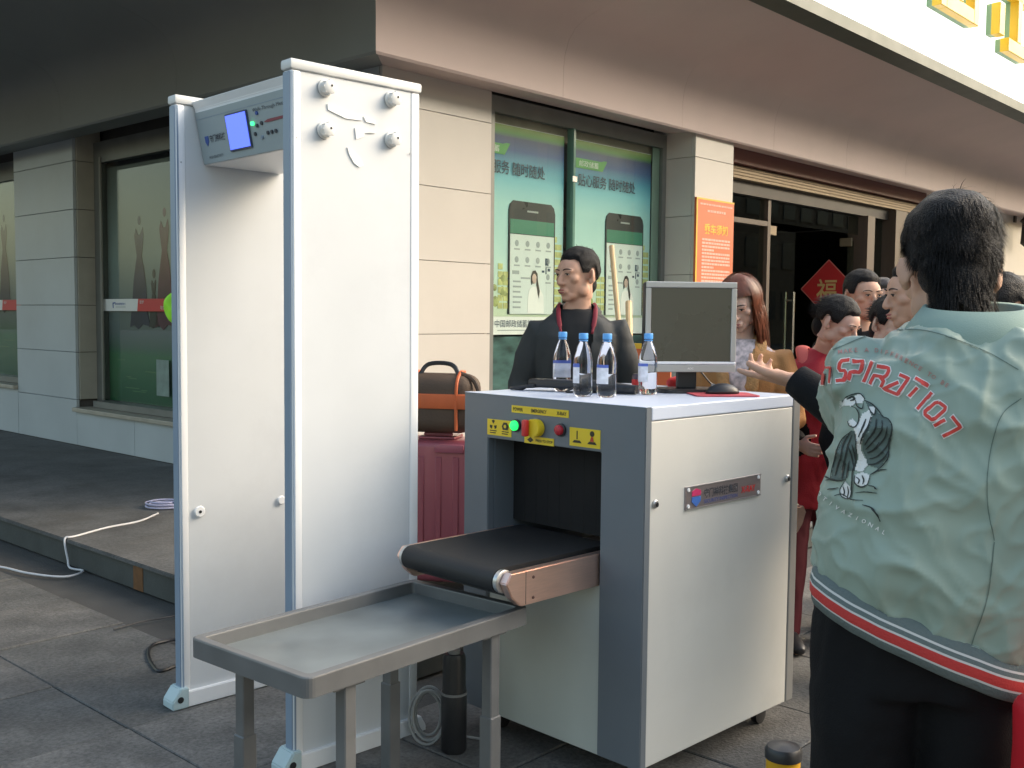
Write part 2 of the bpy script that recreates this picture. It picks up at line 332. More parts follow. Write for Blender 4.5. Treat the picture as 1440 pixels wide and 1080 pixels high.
# upper mass and canopy ----------------------------------------------
b = BM(); box(b, .05, 18, .05, 15, 3.32, 9.0); obj('upper_storey', b, m_core, bld)
PROF = [(.0, 3.12), (.33, 3.09), (.345, 3.075), (.36, 3.09), (.362, 3.30), (.375, 3.40), (.41, 3.50), (.47, 3.575), (.56, 3.63), (.75, 3.69), (1.05, 3.765), (1.40, 3.845)]
def canopy_panel(side, s0, s1):
    bm = BM(); cols = []; inn = [(o-.004, z+.012) for o, z in PROF]; loop = PROF+inn[::-1]
    for s in (s0, s1):
        cols.append([bm.verts.new(((-o if s is None else s), -o, z) if side == 'r' else (-o, (-o if s is None else s), z)) for o, z in loop])
    n = len(loop)
    for k in range(n): bm.faces.new((cols[0][k], cols[1][k], cols[1][(k+1) % n], cols[0][(k+1) % n]))
    bm.faces.new(cols[0]); bm.faces.new(cols[1][::-1]); bmesh.ops.recalc_face_normals(bm, faces=bm.faces)
    obj('canopy_panel', bm, m_canopy if side == 'r' else m_canopy_shaded, bld, True)
xs = [None, 1.45, 3.05, 4.65, 6.25, 7.85, 9.45, 11.05, 12.65, 14.25, 16]
for p, q in zip(xs, xs[1:]): canopy_panel('r', p if p is None else p+.001, q-.001)
ys = [None, 2.0, 4.0, 6.0, 8.0, 10.0, 12.0, 14.0]
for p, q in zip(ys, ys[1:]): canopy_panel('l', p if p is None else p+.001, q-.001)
b = BM(); prism(b, [(-1.41, -1.41), (16, -1.41), (16, 0), (0, 0), (0, 14), (-1.41, 14)], 'z', 3.88, 3.95); obj('canopy_top', b, m_core, bld)
# unseen slab added to extend the left canopy outward and shade the ground
b = BM(); prism(b, [(-1.40, -1.40), (-1.40, 14), (-3.6, 14), (-3.6, -1.6)], 'z', 3.86, 3.94); obj('canopy_shade_slab', b, m_canopy_shaded, bld)
# sign above the canopy
sign = thing('shop_sign', 'long white sign board with raised yellow box letters above the canopy edge', 'sign', C0, TH)
b = BM(); box(b, -1.4, 16, -1.56, -1.40, 3.90, 5.9); obj('board', b, mat('sign_sun_glow', (.86, .87, .85), .4, emit=(1, 1, .97), estr=.55), sign)  # board glows to stand in for direct sun on the white face
b = BM(); box(b, -1.44, 16, -1.60, -1.39, 3.80, 3.899); obj('trim', b, mat('green_trim', (.05, .07, .05), .5), sign)
m_yl = mat('yellow_letter', (.80, .50, .02), .4, var=.05); m_gl = mat('letter_return', (.22, .36, .20), .5)
def letter(boxes, x, z):
    b = BM(); c = BM()
    for x0, x1, z0, z1 in boxes: box(b, x+x0, x+x1, -1.70, -1.61, z+z0, z+z1, .006, 1); box(c, x+x0+.004, x+x1-.004, -1.612, -1.561, z+z0+.004, z+z1-.004)
    l = obj('letter', b, m_yl, sign); obj('letter_return', c, m_gl, l)
letter([(0, .14, 0, 1.1), (.14, .86, 0, .14), (.86, 1.0, 0, 1.1), (.14, .86, .5, .62), (.14, .86, .98, 1.1), (.4, .56, .14, .5)], 5.25, 4.36)
letter([(0, .16, 0, .32), (.30, 1.0, -.12, .02), (.58, .72, .02, .9), (.0, .2, .5, .8), (.3, 1.0, .45, .58)], 6.85, 4.42)
letter([(0, .14, 0, .9), (.14, .9, .0, .12), (.8, .92, .12, .9)], 8.3, 4.4)
# ------------------------------------------------------------------ posters in the right window
m_pwhite = mat('poster_white', (.80, .80, .76), .45, var=.03); m_ink = mat('ink_navy', (.03, .06, .10), .5); m_grn = mat('ribbon_green', (.12, .38, .10), .5)
m_psky = ramp_mat('poster_sky', [(0., rgb((196, 210, 180))), (.28, rgb((185, 215, 205))), (.60, rgb((165, 212, 208))), (.72, rgb((125, 195, 205))), (.80, rgb((80, 155, 180))), (.875, rgb((56, 88, 138))), (.94, rgb((56, 66, 108))), (.965, rgb((90, 140, 70))), (1., rgb((150, 165, 95)))], hi=1.595, lo=.14)
m_phone = mat('phone_black', (.025, .027, .03), .3); m_screen = mat('phone_screen', (.66, .72, .68), .4, var=.03); m_bar = mat('phone_bar', (.03, .20, .12), .4); m_icon = mat('icon_grey', (.34, .38, .37), .5); m_red = mat('sign_red', (.62, .03, .03), .45, var=.06)
m_trees = mat('poster_trees', (.30, .34, .12), .5, var=.8, scale=14); m_bldp = mat('poster_towers', (.50, .52, .20), .5, var=.3, scale=20); m_skin_p = mat('poster_skin', (.55, .40, .33), .5); m_hair_p = mat('poster_hair', (.03, .025, .02), .5)
def poster(x0, label):
    r = thing('window_poster', label, 'poster', bpt(x0, .058, 1.315), TH, 'phone posters in the window')
    obj('backing', box(BM(), 0, 1.07, 0, .006, 0, 1.60), m_pwhite, r)
    pic = obj('picture', box(BM(), .0, 1.07, -.003, -.0005, .14, 1.595), m_psky, r)
    b = BM()
    for k in range(26):
        x = random.uniform(.02, 1.03); z = .16+random.random()*.34*(1 if x < .5 else .6); s = random.uniform(.02, .05)
        if .42 < x < .98: continue
        lathe(b, [(s*.5, 0), (s, .002)], (x, -.0065, z), 8, 'y')
    obj('tree_print', b, m_trees, pic)['kind'] = 'stuff'
    b = BM()
    for x, w, h in ((.93, .06, .62), (.99, .06, .55), (.30, .05, .40), (.36, .05, .32)):
        for k in range(int(h/.06)): box(b, x, x+w, -.0062, -.0035, .2+k*.06, .2+k*.06+.045)
    obj('tower_print', b, m_bldp, pic)['kind'] = 'stuff'
    b = BM(); prism(b, [(.0, 1.37), (.36, 1.37), (.42, 1.46), (.38, 1.46), (.34, 1.45), (.0, 1.45)], 'y', -.007, -.0035); rib = obj('ribbon', b, m_grn, pic)
    me = text_me('邮政储蓄', .05, .26); obj('ribbon_text', me, m_pwhite, rib, mtx=T(.17, -.0085, 1.41))
    me = text_me('贴心服务 随时随处', .105, .80, offset=.012); obj('title', me, m_ink, pic, mtx=T(.43, -.009, 1.275))
    # printed telephone
    ph = obj('phone_print', prism(BM(), [(.41, .16), (.96, .16), (.96, .86), (.945, .90), (.91, .925), (.46, .925), (.425, .90), (.41, .86)], 'y', -.011, -.0035), m_phone, r)
    obj('screen', box(BM(), .425, .945, -.0125, -.0112, .16, .70), m_screen, ph); obj('screen_bar', box(BM(), .425, .945, -.0125, -.0112, .705, .80), m_bar, ph); obj('earpiece', box(BM(), .62, .75, -.0125, -.0112, .855, .867), m_icon, ph)
    b = BM()
    for k in range(4):
        for rw in range(2 if k < 3 else 3):
            lathe(b, [(.022, -.0140), (.022, -.0127)], (.50+k*.125, 0, .64-rw*.11), 10, 'y'); box(b, .47+k*.125, .535+k*.125, -.0140, -.0127, .595-rw*.11, .605-rw*.11)
    for k in range(6): box(b, .46, .46+random.uniform(.05, .13), -.0140, -.0127, .20+k*.035, .212+k*.035)
    box(b, .45, .53, -.0140, -.0127, .43, .455); box(b, .55, .66, -.0140, -.0127, .40, .412)
    obj('icons', b, m_icon, ph)['kind'] = 'stuff'
    b = BM(); prism(b, [(.63, .165), (.83, .165), (.82, .29), (.78, .335), (.73, .35), (.69, .35), (.65, .33), (.635, .27)], 'y', -.0145, -.0127); obj('figure_blouse', b, m_pwhite, ph)
    b = BM(); prism(b, [(.672, .36), (.668, .42), (.688, .458), (.72, .463), (.745, .44), (.752, .39), (.775, .32), (.765, .27), (.750, .30), (.735, .36), (.735, .42), (.692, .43), (.684, .37)], 'y', -.0160, -.0148); obj('figure_hair', b, m_hair_p, ph)
    b = BM(); ellip(b, (.705, -.0172, .405), (.026, .002, .034)); obj('figure_face', b, m_skin_p, ph)
    b = BM()
    for (x, z, w, h) in ((.84, .50, .04, .05), (.845, .44, .012, .05), (.80, .45, .03, .015), (.87, .46, .03, .02)): box(b, x, x+w, -.0140, -.0127, z, z+h)
    obj('brush_mark', b, m_ink, ph)['kind'] = 'stuff'
    ZS = T(0, 0, .16) @ Matrix.Diagonal((1, 1, 1.144, 1)) @ T(0, 0, -.16)
    for o_ in [ph]+list(ph.children): o_.data.transform(ZS)
    me = text_me('中国邮政储蓄银行', .058, .50); obj('bank_name', me, m_ink, r, mtx=T(.52, -.0025, .085))
    b = BM(); box(b, .30, .76, -.0025, -.001, .030, .036); obj('underline', b, m_icon, r)
    return r
poster(.90, 'phone poster partly hidden by the tiled corner pillar, in the window'); poster(2.12, 'phone poster in the pane next to the pilaster with the orange notice')
# safety bands stuck on the glass: white with logo, red with slogan
m_logo = mat('logo_blue', (.05, .10, .35), .5)
def band(root_loc, rz, w, label, split=.52, full=True):
    r = thing('glass_band', label, 'sticker', root_loc, rz, 'safety bands on the glass'); h = .115
    obj('white_strip', box(BM(), 0, w, -.002, 0, 0, h), m_pwhite, r)
    a, c = w*split, w*min(1, split+.36)
    b = BM(); prism(b, [(a, 0), (c, 0), (c, h), (a+.02, h)], 'y', -.0045, -.0025); rd = obj('red_strip', b, m_red, r)
    obj('slogan', text_me('进步', .033, .08), m_pwhite, rd, mtx=T(a+.09, -.006, h*.74)); obj('slogan', text_me('与您同步', .036, .17), m_pwhite, rd, mtx=T(c-.12, -.006, h*.3))
    b = BM(); prism(b, [(.19, .03), (.205, .03), (.20, .07), (.24, .075), (.24, .085), (.185, .08)], 'y', -.0035, -.0022); obj('logo', b, m_logo, r)
    obj('logo_text', text_me('邮政储蓄银行', .024, .2), m_logo, r, mtx=T(.34, -.003, .068)); obj('logo_line', box(BM(), .25, .44, -.003, -.0021, .036, .042), m_icon, r)
    return r
LROT = TH-pi/2
band(bpt(.222, 4.42, 1.47), LROT, 1.75, 'white and red safety band on the glass in front of the gown picture', .38)
band(bpt(.222, 8.08, 1.47), LROT, 2.0, 'white and red safety band on the glass at the far end of the shaded front', .62)
band(bpt(4.10, .068, 1.40), TH, 1.16, 'white and red safety band on the glass beside the door, behind the woman', .52)
# pictures behind the left windows
def gown(b, x, z, h, w):
    prism(b, [(x-.055*w, z+.97*h), (x-.02*w, z+.91*h), (x+.02*w, z+.91*h), (x+.06*w, z+.98*h), (x+.075*w, z+.90*h), (x+.06*w, z+.80*h), (x+.04*w, z+.70*h), (x+.075*w, z+.58*h), (x+.11*w, z+.40*h), (x+.13*w, z+.15*h), (x+.17*w, z+.01*h), (x+.05*w, z+.03*h), (x-.03*w, z-.02*h), (x-.10*w, z+.02*h), (x-.17*w, z), (x-.13*w, z+.22*h), (x-.10*w, z+.45*h), (x-.065*w, z+.60*h), (x-.04*w, z+.70*h), (x-.065*w, z+.82*h), (x-.08*w, z+.90*h)], 'y', -.006, -.002)
def gown_picture(y, w, label, cols, zb):
    r = thing('gown_picture', label, 'poster', bpt(.262, y, zb), LROT, 'gown pictures behind the shaded windows')
    obj('backing', box(BM(), 0, w, 0, .01, 0, 2.25), ramp_mat('gown_backdrop', [(0, (.012, .09, .035)), (.2, (.03, .16, .06)), (.235, (.06, .13, .10)), (.3, (.13, .16, .17)), (.62, (.24, .29, .27)), (1, (.10, .11, .10))], lo=0, hi=2.25), r)
    for x, c, h, ww in cols:
        b = BM(); gown(b, x, .72, h, ww); ellip(b, (x+.005, -.004, .72+h+.045), (.028, .003, .042)); obj('gown_print', b, c, r)
    b = BM()
    for k in range(14): x = random.uniform(.05, w-.3); z = random.uniform(.1, .5); box(b, x, x+random.uniform(.08, .3), -.004, -.001, z, z+.008)
    obj('grass_print', b, mat('grass_print', (.10, .22, .09), .6), r)['kind'] = 'stuff'
    return r
m_gn = mat('gown_navy', (.03, .035, .08), .6, var=.3); m_gr = mat('gown_plum', (.12, .03, .06), .6, var=.3); m_gk = mat('gown_dark', (.04, .04, .045), .6)
gown_picture(4.40, 2.0, 'dim picture of a navy and a plum gown behind the shaded window', [(.62, m_gn, .95, 1.1), (1.08, m_gr, 1.0, 1.05), (.88, m_gk, .45, .55)], .60)
gown_picture(8.05, 2.0, 'dim picture of a pale gown behind the far shaded window', [(1.75, mat('gown_pale', (.35, .36, .33), .6), 1.1, 1.3), (1.2, m_gn, 1.0, 1.)], .74)
sh = obj('paper_sheet', (lambda b: (box(b, 0, .22, -.003, 0, 0, .33), b)[-1])(BM()), mat('pale_sheet', (.22, .30, .27), .5, var=.2, scale=12), loc=bpt(.223, 3.42, .70), rz=LROT); tag(sh, 'pale blank sheet stuck low on the shaded window', 'sheet')
# orange notice on the pilaster
m_or = mat('notice_orange', (.72, .16, .055), .45, var=.12, scale=3); m_yel = mat('notice_yellow', (.85, .52, .04), .45); m_pink = mat('notice_text', (.85, .48, .38), .5)
def notice(loc, rz, label, h, w, title):
    r = thing('notice_board', label, 'notice', loc, rz)
    obj('board', box(BM(), 0, w, -.02, 0, 0, h), m_or, r); b = BM(); box(b, 0, w, -.023, -.0205, h-.015, h); box(b, 0, .02, -.023, -.0205, 0, h-.016); obj('edging', b, m_yel, r)
    if title: obj('title', text_me(title, .095, .40, offset=.02), m_yel, r, mtx=T(w*.52, -.0225, h-.27))
    b = BM(); z = h-.375; k = 0
    while z > .10:
        x = .10; xe = w-.06 if (k % 5) not in (3,) else .30
        while x < xe:
            l = random.uniform(.02, .055); box(b, x, min(x+l, xe), -.0225, -.0205, z, z+.018); x += l+.006
        z -= .031; k += 1
    x = .06
    while x < w-.06: l = random.uniform(.02, .05); box(b, x, x+l, -.0225, -.0205, h-.06, h-.045); x += l+.008
    x = .18
    while x < w-.16: l = random.uniform(.02, .05); box(b, x, x+l, -.0225, -.0205, h-.12, h-.10); x += l+.008
    obj('text_lines', b, m_pink, r)['kind'] = 'stuff'; return r
notice(bpt(3.36, -.302, 1.45), TH, 'orange notice with yellow heading fixed to the tiled pilaster', 1.08, .64, '乘车须知')
# free-standing orange board behind the guard, with wooden poles
P = at_y(868, 541, 6.2)
nb = thing('notice_stand', 'orange and red board on the platform behind the man in the dark bomber', 'notice', (P.x, 6.2, .155), radians(-20))
obj('board', box(BM(), 0, .32, -.015, .015, .03, 1.12), m_or, nb); obj('top_edge', box(BM(), -.005, .325, -.02, .02, 1.121, 1.15), m_yel, nb); obj('character', text_me('安全', .14, .16, offset=.02), m_yel, nb, mtx=T(.13, -.018, .77))
b = BM(); prism(b, [(0, .031), (.32, .031), (.32, .46), (.12, .66), (0, .6)], 'y', -.019, -.0155); obj('red_panel', b, m_red, nb)
b = BM(); box(b, .02, .26, -.018, -.0155, 1.04, 1.06); box(b, .02, .2, -.018, -.0155, 1.0, 1.012); obj('text_lines', b, m_pink, nb)['kind'] = 'stuff'
b = BM(); box(b, .05, .27, -.12, .12, 0, .029); obj('foot', b, mat('dark_plastic', (.03, .03, .03), .5), nb)
m_pole = mat('bare_wood', (.70, .48, .25), .6, var=.15, stretch=(6, 6, .6))
def stick(x0, y0, Yt, x1, y1, r, label):
    A = at_y(x0, y0, Yt); B = at_y(x1, y1, Yt-.15); d = (B-A).normalized(); foot = A+d*((A.z-.157)/(-d.z))
    o = obj('wooden_pole', tube(BM(), [(0, 0, 0), tuple(A-foot)], [r, r], 10), m_pole, loc=foot); tag(o, label, 'pole')
stick(860, 346, 6.42, 868, 435, .016, 'long bare wooden pole leaning behind the man in the dark bomber')
stick(884, 425, 6.10, 885, 470, .019, 'short bare wooden pole standing before the small orange board')
# red good-luck diamond on the open door leaf
FU = bpt(7.50, .10) + (leafB.matrix_local.to_3x3() @ Vector((0, 0, 0))); 
ang = TH+radians(92); dl = Vector((cos(ang), sin(ang), 0)); ctr = bpt(7.50, .10)+dl*.30+Vector((0, 0, 1.83))
fu = thing('luck_diamond', 'red diamond with a gold good-luck character on the open glass door', 'decoration', ctr, ang+pi)
def dia(s, y0, y1): return prism(BM(), [(0, -s), (s, 0), (0, s), (-s, 0)], 'y', y0, y1)
obj('paper', dia(.36, -.012, -.008), m_red, fu); 
bb = dia(.36, -.0135, -.0125); obj('border', bb, mat('pink_border', (.75, .25, .2), .5), fu); obj('field', dia(.345, -.0155, -.0140), m_red, fu)
obj('character', text_me('福', .30, .26, offset=.012), mat('gold_ink', (.75, .50, .20), .4), fu, mtx=T(-.02, -.0165, -.03))
# wall lantern at the far right
lt = thing('wall_lantern', 'dark iron lantern bracketed to the wall far along the lit front', 'lantern', bpt(13.1, -.001, 2.62), TH)
m_iron = mat('iron', (.03, .025, .02), .5)
b = BM(); lathe(b, [(.03, 0), (.10, .06), (.08, .38), (.12, .41), (.03, .52)], (0, -.2, 0), n=8); obj('cage', b, m_iron, lt); b = BM(); box(b, -.02, .02, -.22, 0, .53, .56); box(b, -.05, .05, -.02, 0, .40, .66); obj('bracket', b, m_iron, lt)
# building over the road: out of view, shows in the shop glass
op = thing('street_building', 'tan apartment block across the road with rows of windows', 'building', bpt(22, -24, 0), TH)
obj('wall', box(BM(), -16, 46, -6, 0, 0, 10), mat('tan_brick', (.20, .14, .09), .8, var=.2, scale=3), op)
wm = to_me(box(BM(), -.7, .7, 0, .06, -.8, .8)); wm.materials.append(mat('far_window', (.06, .07, .08), .15))
for i in range(-7, 21):
    for j in range(3):
        o = bpy.data.objects.new('window', wm); COL.objects.link(o); o.parent = op; o.location = (i*2.1, .0, 2.2+j*2.9)
# ------------------------------------------------------------------ walk-through metal detector
m_gw = mat('gate_white', (.63, .655, .675), .42, var=.04, scale=3, wear=.10); m_gal = mat('gate_alu', (.84, .85, .86), .35, var=.02); m_gbl = mat('gate_edge_blue', (.24, .31, .40), .4, var=.05); m_cap = mat('gate_cap', (.72, .72, .70), .5)
m_gft = mat('gate_foot', (.46, .58, .60), .45); m_hdr = mat('gate_header', (.33, .39, .41), .45, var=.04); m_blk = mat('black_plastic', (.02, .02, .022), .4); m_ltx = mat('print_dark', (.04, .045, .06), .5); m_stl = mat('steel', (.55, .55, .55), .35, .9, var=.1)
GY = .8052; gate = thing('metal_detector_gate', 'white walk-through metal detector gate with blue screen in its header', 'gate', (-.681, 3.24, 0), pi/2-GY)
def gate_panel(v0):
    p = obj('side_panel', box(BM(), .034, .466, v0+.004, v0+.046, .05, 2.205, .002, 1), m_gw, gate)
    for u0, u1, n_ in ((.0, .035, 'front_profile'), (.465, .50, 'rear_profile')):
        obj(n_, box(BM(), u0, u1, v0, v0+.05, .05, 2.205, .006), m_gal, p, True)
    b = BM(); box(b, -.004, .001, v0+.006, v0+.044, .06, 2.20, .0015, 1); obj('edge_strip', b, m_gbl, p)
    for vv, s in ((v0-.0012, 1), (v0+.0498, 1)):
        b = BM(); box(b, .002, .008, vv, vv+.0014, .06, 2.20); obj('edge_line', b, m_gbl, p)
    obj('top_cap', box(BM(), -.006, .506, v0-.006, v0+.056, 2.206, 2.238, .008), m_cap, p, True)
    b = BM(); prism(b, [(-.03, 0), (.53, 0), (.53, .02), (.508, .058), (-.008, .058), (-.03, .02)], 'y', v0-.012, v0+.062, .003); obj('base', b, m_gal, p)
    b = BM(); prism(b, [(-.045, .0), (.02, .0), (.02, .075), (-.012, .075), (-.045, .03)], 'y', v0-.016, v0+.066, .004); f = obj('foot', b, m_gft, p)
    b = BM(); lathe(b, [(.012, -.0175), (.012, -.010)], (-.014, v0, .035), 12, 'y'); obj('bolt_hole', b, m_blk, f)
    for u in (.03, .47):
        b = BM(); lathe(b, [(.0035, -.003), (.0025, -.0045)], (u-.012, v0+.003, 2.0), 10, 'y'); obj('rivet', b, m_stl, p)
    return p
pn = gate_panel(0.0); pf = gate_panel(.763)
for u, z in ((.121, 2.165), (.379, 2.168), (.118, 2.034), (.379, 2.036)):
    b = BM(); lathe(b, [(.027, -.004), (.027, -.010), (.021, -.012), (.021, -.034), (.016, -.037)], (u, 0.004, z), 14, 'y')
    for k in range(8):
        a = k*pi/4; box(b, u+.021*cos(a)-.002, u+.021*cos(a)+.002, -.030, -.012, z+.021*sin(a)-.002, z+.021*sin(a)+.002)
    kn = obj('knob', b, m_cap, pn, True); b = BM(); lathe(b, [(.004, -.0345), (.004, -.033)], (u+.004, 0.0, z+.004), 8, 'y'); obj('knob_screw', b, m_blk, pn)
m_tape = mat('tape', (.86, .86, .85), .6)
for poly in ([(.130, 2.118), (.205, 2.098), (.262, 2.094), (.262, 2.084), (.20, 2.082), (.133, 2.100)], [(.268, 2.098), (.315, 2.092), (.316, 2.079), (.278, 2.082)], [(.235, 2.058), (.262, 2.060), (.276, 2.052), (.316, 2.050), (.318, 2.055), (.272, 2.046), (.268, 2.034), (.240, 2.022)], [(.205, 1.992), (.228, 1.982), (.262, 1.952), (.268, 1.942), (.252, 1.934), (.232, 1.944), (.214, 1.968)]):
    obj('tape_scrap', prism(BM(), poly, 'y', -.0005, .0035), m_tape, pn)
b = BM(); lathe(b, [(.022, -.006), (.018, -.011)], (.074, .764, .725), 16, 'y'); sc_ = obj('side_knob', b, m_gal, pf, True); b = BM(); lathe(b, [(.006, -.013), (.006, -.009)], (.074, .764, .725), 8, 'y'); obj('screw_slot', b, m_blk, pf)
b = BM(); lathe(b, [(.018, -.006), (.014, -.011)], (.42, .764, .728), 16, 'y'); obj('side_knob', b, m_gal, pf, True)
hd = obj('header', prism(BM(), [(.058, 2.218), (.072, 2.19), (.11, 1.998), (.43, 1.998), (.43, 2.218)], 'y', .052, .762, .003), m_gal, gate)
HM = T(.0915, .407, 2.094) @ FRONT @ Matrix.Rotation(radians(10.9), 4, 'X')
def onh(name, src, m, par): return obj(name, src, m, par, mtx=HM)
fp = onh('control_panel', box(BM(), -.353, .353, -.004, .002, -.096, .088, .001, 1), m_hdr, hd)
onh('panel_groove', box(BM(), -.35, .35, -.0048, -.004, .062, .064), m_gbl, hd)
onh('screen_bezel', box(BM(), -.142, .006, -.010, -.0042, -.072, .056, .003, 1), mat('bezel', (.03, .05, .12), .3), fp); onh('screen', box(BM(), -.135, -.001, -.0115, -.0102, -.065, .050), mat('lcd_blue', (.02, .04, .3), .2, emit=(.10, .16, .95), estr=.85), fp)
b = BM(); lathe(b, [(.007, -.012), (.007, -.004)], (.030, 0, .005), 12, 'y'); onh('power_light', b, mat('led_green', (.0, .4, .1), .3, emit=(.05, .9, .25), estr=1.2), fp)
for x, z, c in ((.035, -.03, m_ltx), (.065, .035, m_logo), (.055, -.005, m_ltx), (.085, .0, m_ltx), (.075, -.045, m_gbl), (.115, -.035, m_ltx), (.140, -.035, m_ltx), (.165, -.035, m_ltx)):
    b = BM(); lathe(b, [(.0065, -.009), (.0065, -.004)], (x, 0, z), 10, 'y'); onh('button', b, c, fp)
b = BM(); prism(b, [(-.31, .0), (-.285, .0), (-.285, -.02), (-.2975, -.035), (-.31, -.02)], 'y', -.006, -.0045); onh('logo_shield', b, m_logo, fp)
o = onh('logo_text', text_me('守门神科技', .026, .11, offset=.015), m_ltx, fp); o.data.transform(HM @ T(-.22, -.006, -.012) @ HM.inverted())
for s, h_, w_, x, z in (('Walk-Through Metal Detector', .016, .30, .19, .045), ('HIGH SENSITIVITY', .010, .10, -.25, -.075)):
    o = onh('panel_text', text_me(s, h_, w_), m_ltx, fp); o.data.transform(HM @ T(x, -.006, z) @ HM.inverted())
b = BM(); prism(b, [(.10, .002), (.125, .008), (.24, .008), (.24, .0), (.125, -.002)], 'y', -.006, -.0045); onh('logo_mark', b, mat('logo_mark', (.25, .05, .07), .5), fp)
# ------------------------------------------------------------------ x-ray scanner
SY = .7895; SO = Vector((.396, 3.072, 0)); SR = pi/2-SY; SU = Vector((sin(SY), cos(SY), 0)); SV = Vector((-cos(SY), sin(SY), 0))
def spt(u, v, z=0): return SO+SU*u+SV*v+Vector((0, 0, z))
m_sg = mat('scanner_grey', (.145, .165, .185), .45, var=.05, scale=4, wear=.05); m_sb = mat('scanner_beige', (.60, .595, .56), .42, var=.05, scale=2.5, bump=.02, bscale=200, wear=.13); m_st = mat('scanner_top', (.56, .62, .74), .38, var=.03, scale=3); m_low = mat('scanner_lower', (.52, .54, .49), .45, var=.04); m_rear = mat('scanner_rear', (.22, .22, .215), .45)
m_belt = mat('belt_rubber', (.014, .014, .015), .6, var=.15, bump=.15, bscale=300); m_inox_refl = mat('steel_warm_reflection', (.86, .60, .50), .34, .9, var=.06, scale=20, stretch=(1, 1, 12))  # copper tint paints a warm reflection into the plain steel colour
sc = thing('xray_scanner', 'grey and beige baggage x-ray scanner with black conveyor belt', 'scanner', SO, SR)
TOPZ = 1.193; LX, WV = .884, .797
frm = obj('front_frame', prism(BM(), [(0, .09), (.171, .09), (.171, 1.045), (.675, 1.045), (.675, .09), (WV, .09), (WV, TOPZ), (0, TOPZ)], 'x', 0, .03, .003), m_sg, sc, True)
obj('lower_panel', box(BM(), .012, .03, .1705, .6755, .085, .63, .002), m_low, frm)
obj('tunnel_wall', box(BM(), .03, .80, .672, .70, .63, 1.05), m_sg, sc); obj('tunnel_wall', box(BM(), .03, .80, .145, .172, .63, 1.05), m_sg, sc); obj('tunnel_roof', box(BM(), .03, .80, .173, .671, 1.046, 1.06), m_sg, sc); obj('tunnel_floor', box(BM(), .03, .80, .173, .671, .60, .628), m_blk, sc)
for k in range(9):
    v = .18+k*.0545; b = BM(); box(b, .12, .124, v+.0003, v+.0542, .75, 1.044); obj('curtain_strip', b, mat('curtain', (.006, .006, .007), .85), sc)
for k in range(9):
    v = .18+k*.0545; b = BM(); box(b, .70+.004*(k % 2), .704+.004*(k % 2), v-.004, v+.057, .75, 1.044); obj('curtain_strip', b, mat('curtain', (.006, .006, .007), .85), sc)
obj('side_cover', box(BM(), .031, .835, .003, .02, .092, 1.150, .003), m_sb, sc); obj('side_cover', box(BM(), .031, .835, WV-.02, WV-.003, .092, 1.150, .003), m_sb, sc)
obj('rear_frame', box(BM(), .836, LX, 0, .171, .09, TOPZ-.001, .005), m_rear, sc); obj('rear_post', box(BM(), .836, LX, .675, WV, .09, TOPZ-.001, .005), m_rear, sc); obj('rear_header', box(BM(), .837, LX-.001, .172, .674, 1.045, TOPZ-.001, .003), m_rear, sc); obj('rear_panel', box(BM(), .837, LX-.012, .172, .674, .09, .62, .003), m_low, sc)
obj('top_cover', box(BM(), .031, LX-.0485, .001, WV-.001, 1.152, TOPZ+.001, .004), m_st, sc)
b = BM(); box(b, .001, .0305, .001, WV-.001, TOPZ+.0002, TOPZ+.002); obj('top_edge', b, m_st, sc)
obj('chassis', box(BM(), .04, .83, .03, WV-.03, .075, .59), m_blk, sc)
for u in (.09, .79):
    for v in (.09, .70):
        c = obj('caster', lathe(BM(), [(.022, .05), (.022, .076)], (u, v, 0), 12), m_stl, sc); b = BM(); lathe(b, [(.020, -.014), (.033, -.012), (.033, .012), (.020, .014)], (u+.012, v, .033), 16, 'y'); obj('wheel', b, m_blk, c, True)
def conveyor(u0, u1, sgn):
    tip = u0 if sgn < 0 else u1; b = BM(); pts = []
    r = .036; zc = .735-r; n = 10; inner = u1 if sgn < 0 else u0
    for k in range(n+1):
        a = pi/2+pi*k/n; pts.append((tip-sgn*(r)+(r*cos(a) if sgn < 0 else -r*cos(a)), zc+r*sin(a)))
    pts = [(inner, .735)]+pts+[(inner, .735-2*r)]
    prism(b, pts, 'y', .225, .635); cv = obj('conveyor', b, m_belt, sc, True)
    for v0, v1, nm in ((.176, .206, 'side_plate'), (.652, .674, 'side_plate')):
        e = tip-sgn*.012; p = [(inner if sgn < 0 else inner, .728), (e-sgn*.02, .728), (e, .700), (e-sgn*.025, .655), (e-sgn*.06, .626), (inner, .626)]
        pl = obj(nm, prism(BM(), p, 'y', v0, v1, .003), m_inox_refl, cv)
        if v0 < .3:
            for du, z in ((.12, .705), (.12, .645)): b = BM(); lathe(b, [(.005, -.002), (.004, -.004)], (tip-sgn*du, v0, z), 10, 'y'); obj('rivet', b, mat('rivet_dark', (.12, .06, .05), .5), pl) if False else obj('rivet', b, mat('rivet_dark', (.12, .06, .05), .5), cv)
            b = BM(); box(b, min(tip-sgn*.092, tip-sgn*.090), max(tip-sgn*.092, tip-sgn*.090), v0-.0006, v0+.001, .63, .726); obj('plate_joint', b, mat('rivet_dark', (.12, .06, .05)), cv)
    for v0, v1 in ((.2065, .2245), (.6355, .6515)):
        b = BM(); lathe(b, [(.030, v0), (.034, v0+.002), (.034, v1-.002), (.030, v1)], (tip-sgn*r, 0, zc), 20, 'y'); obj('roller_end', b, m_stl, cv, True)
    b = BM(); box(b, min(inner, tip-sgn*.08), max(inner, tip-sgn*.08), .207, .651, .64, .66); obj('belt_bed', b, m_blk, cv)
conveyor(-.41, .118, -1); conveyor(.71, 1.27, 1)
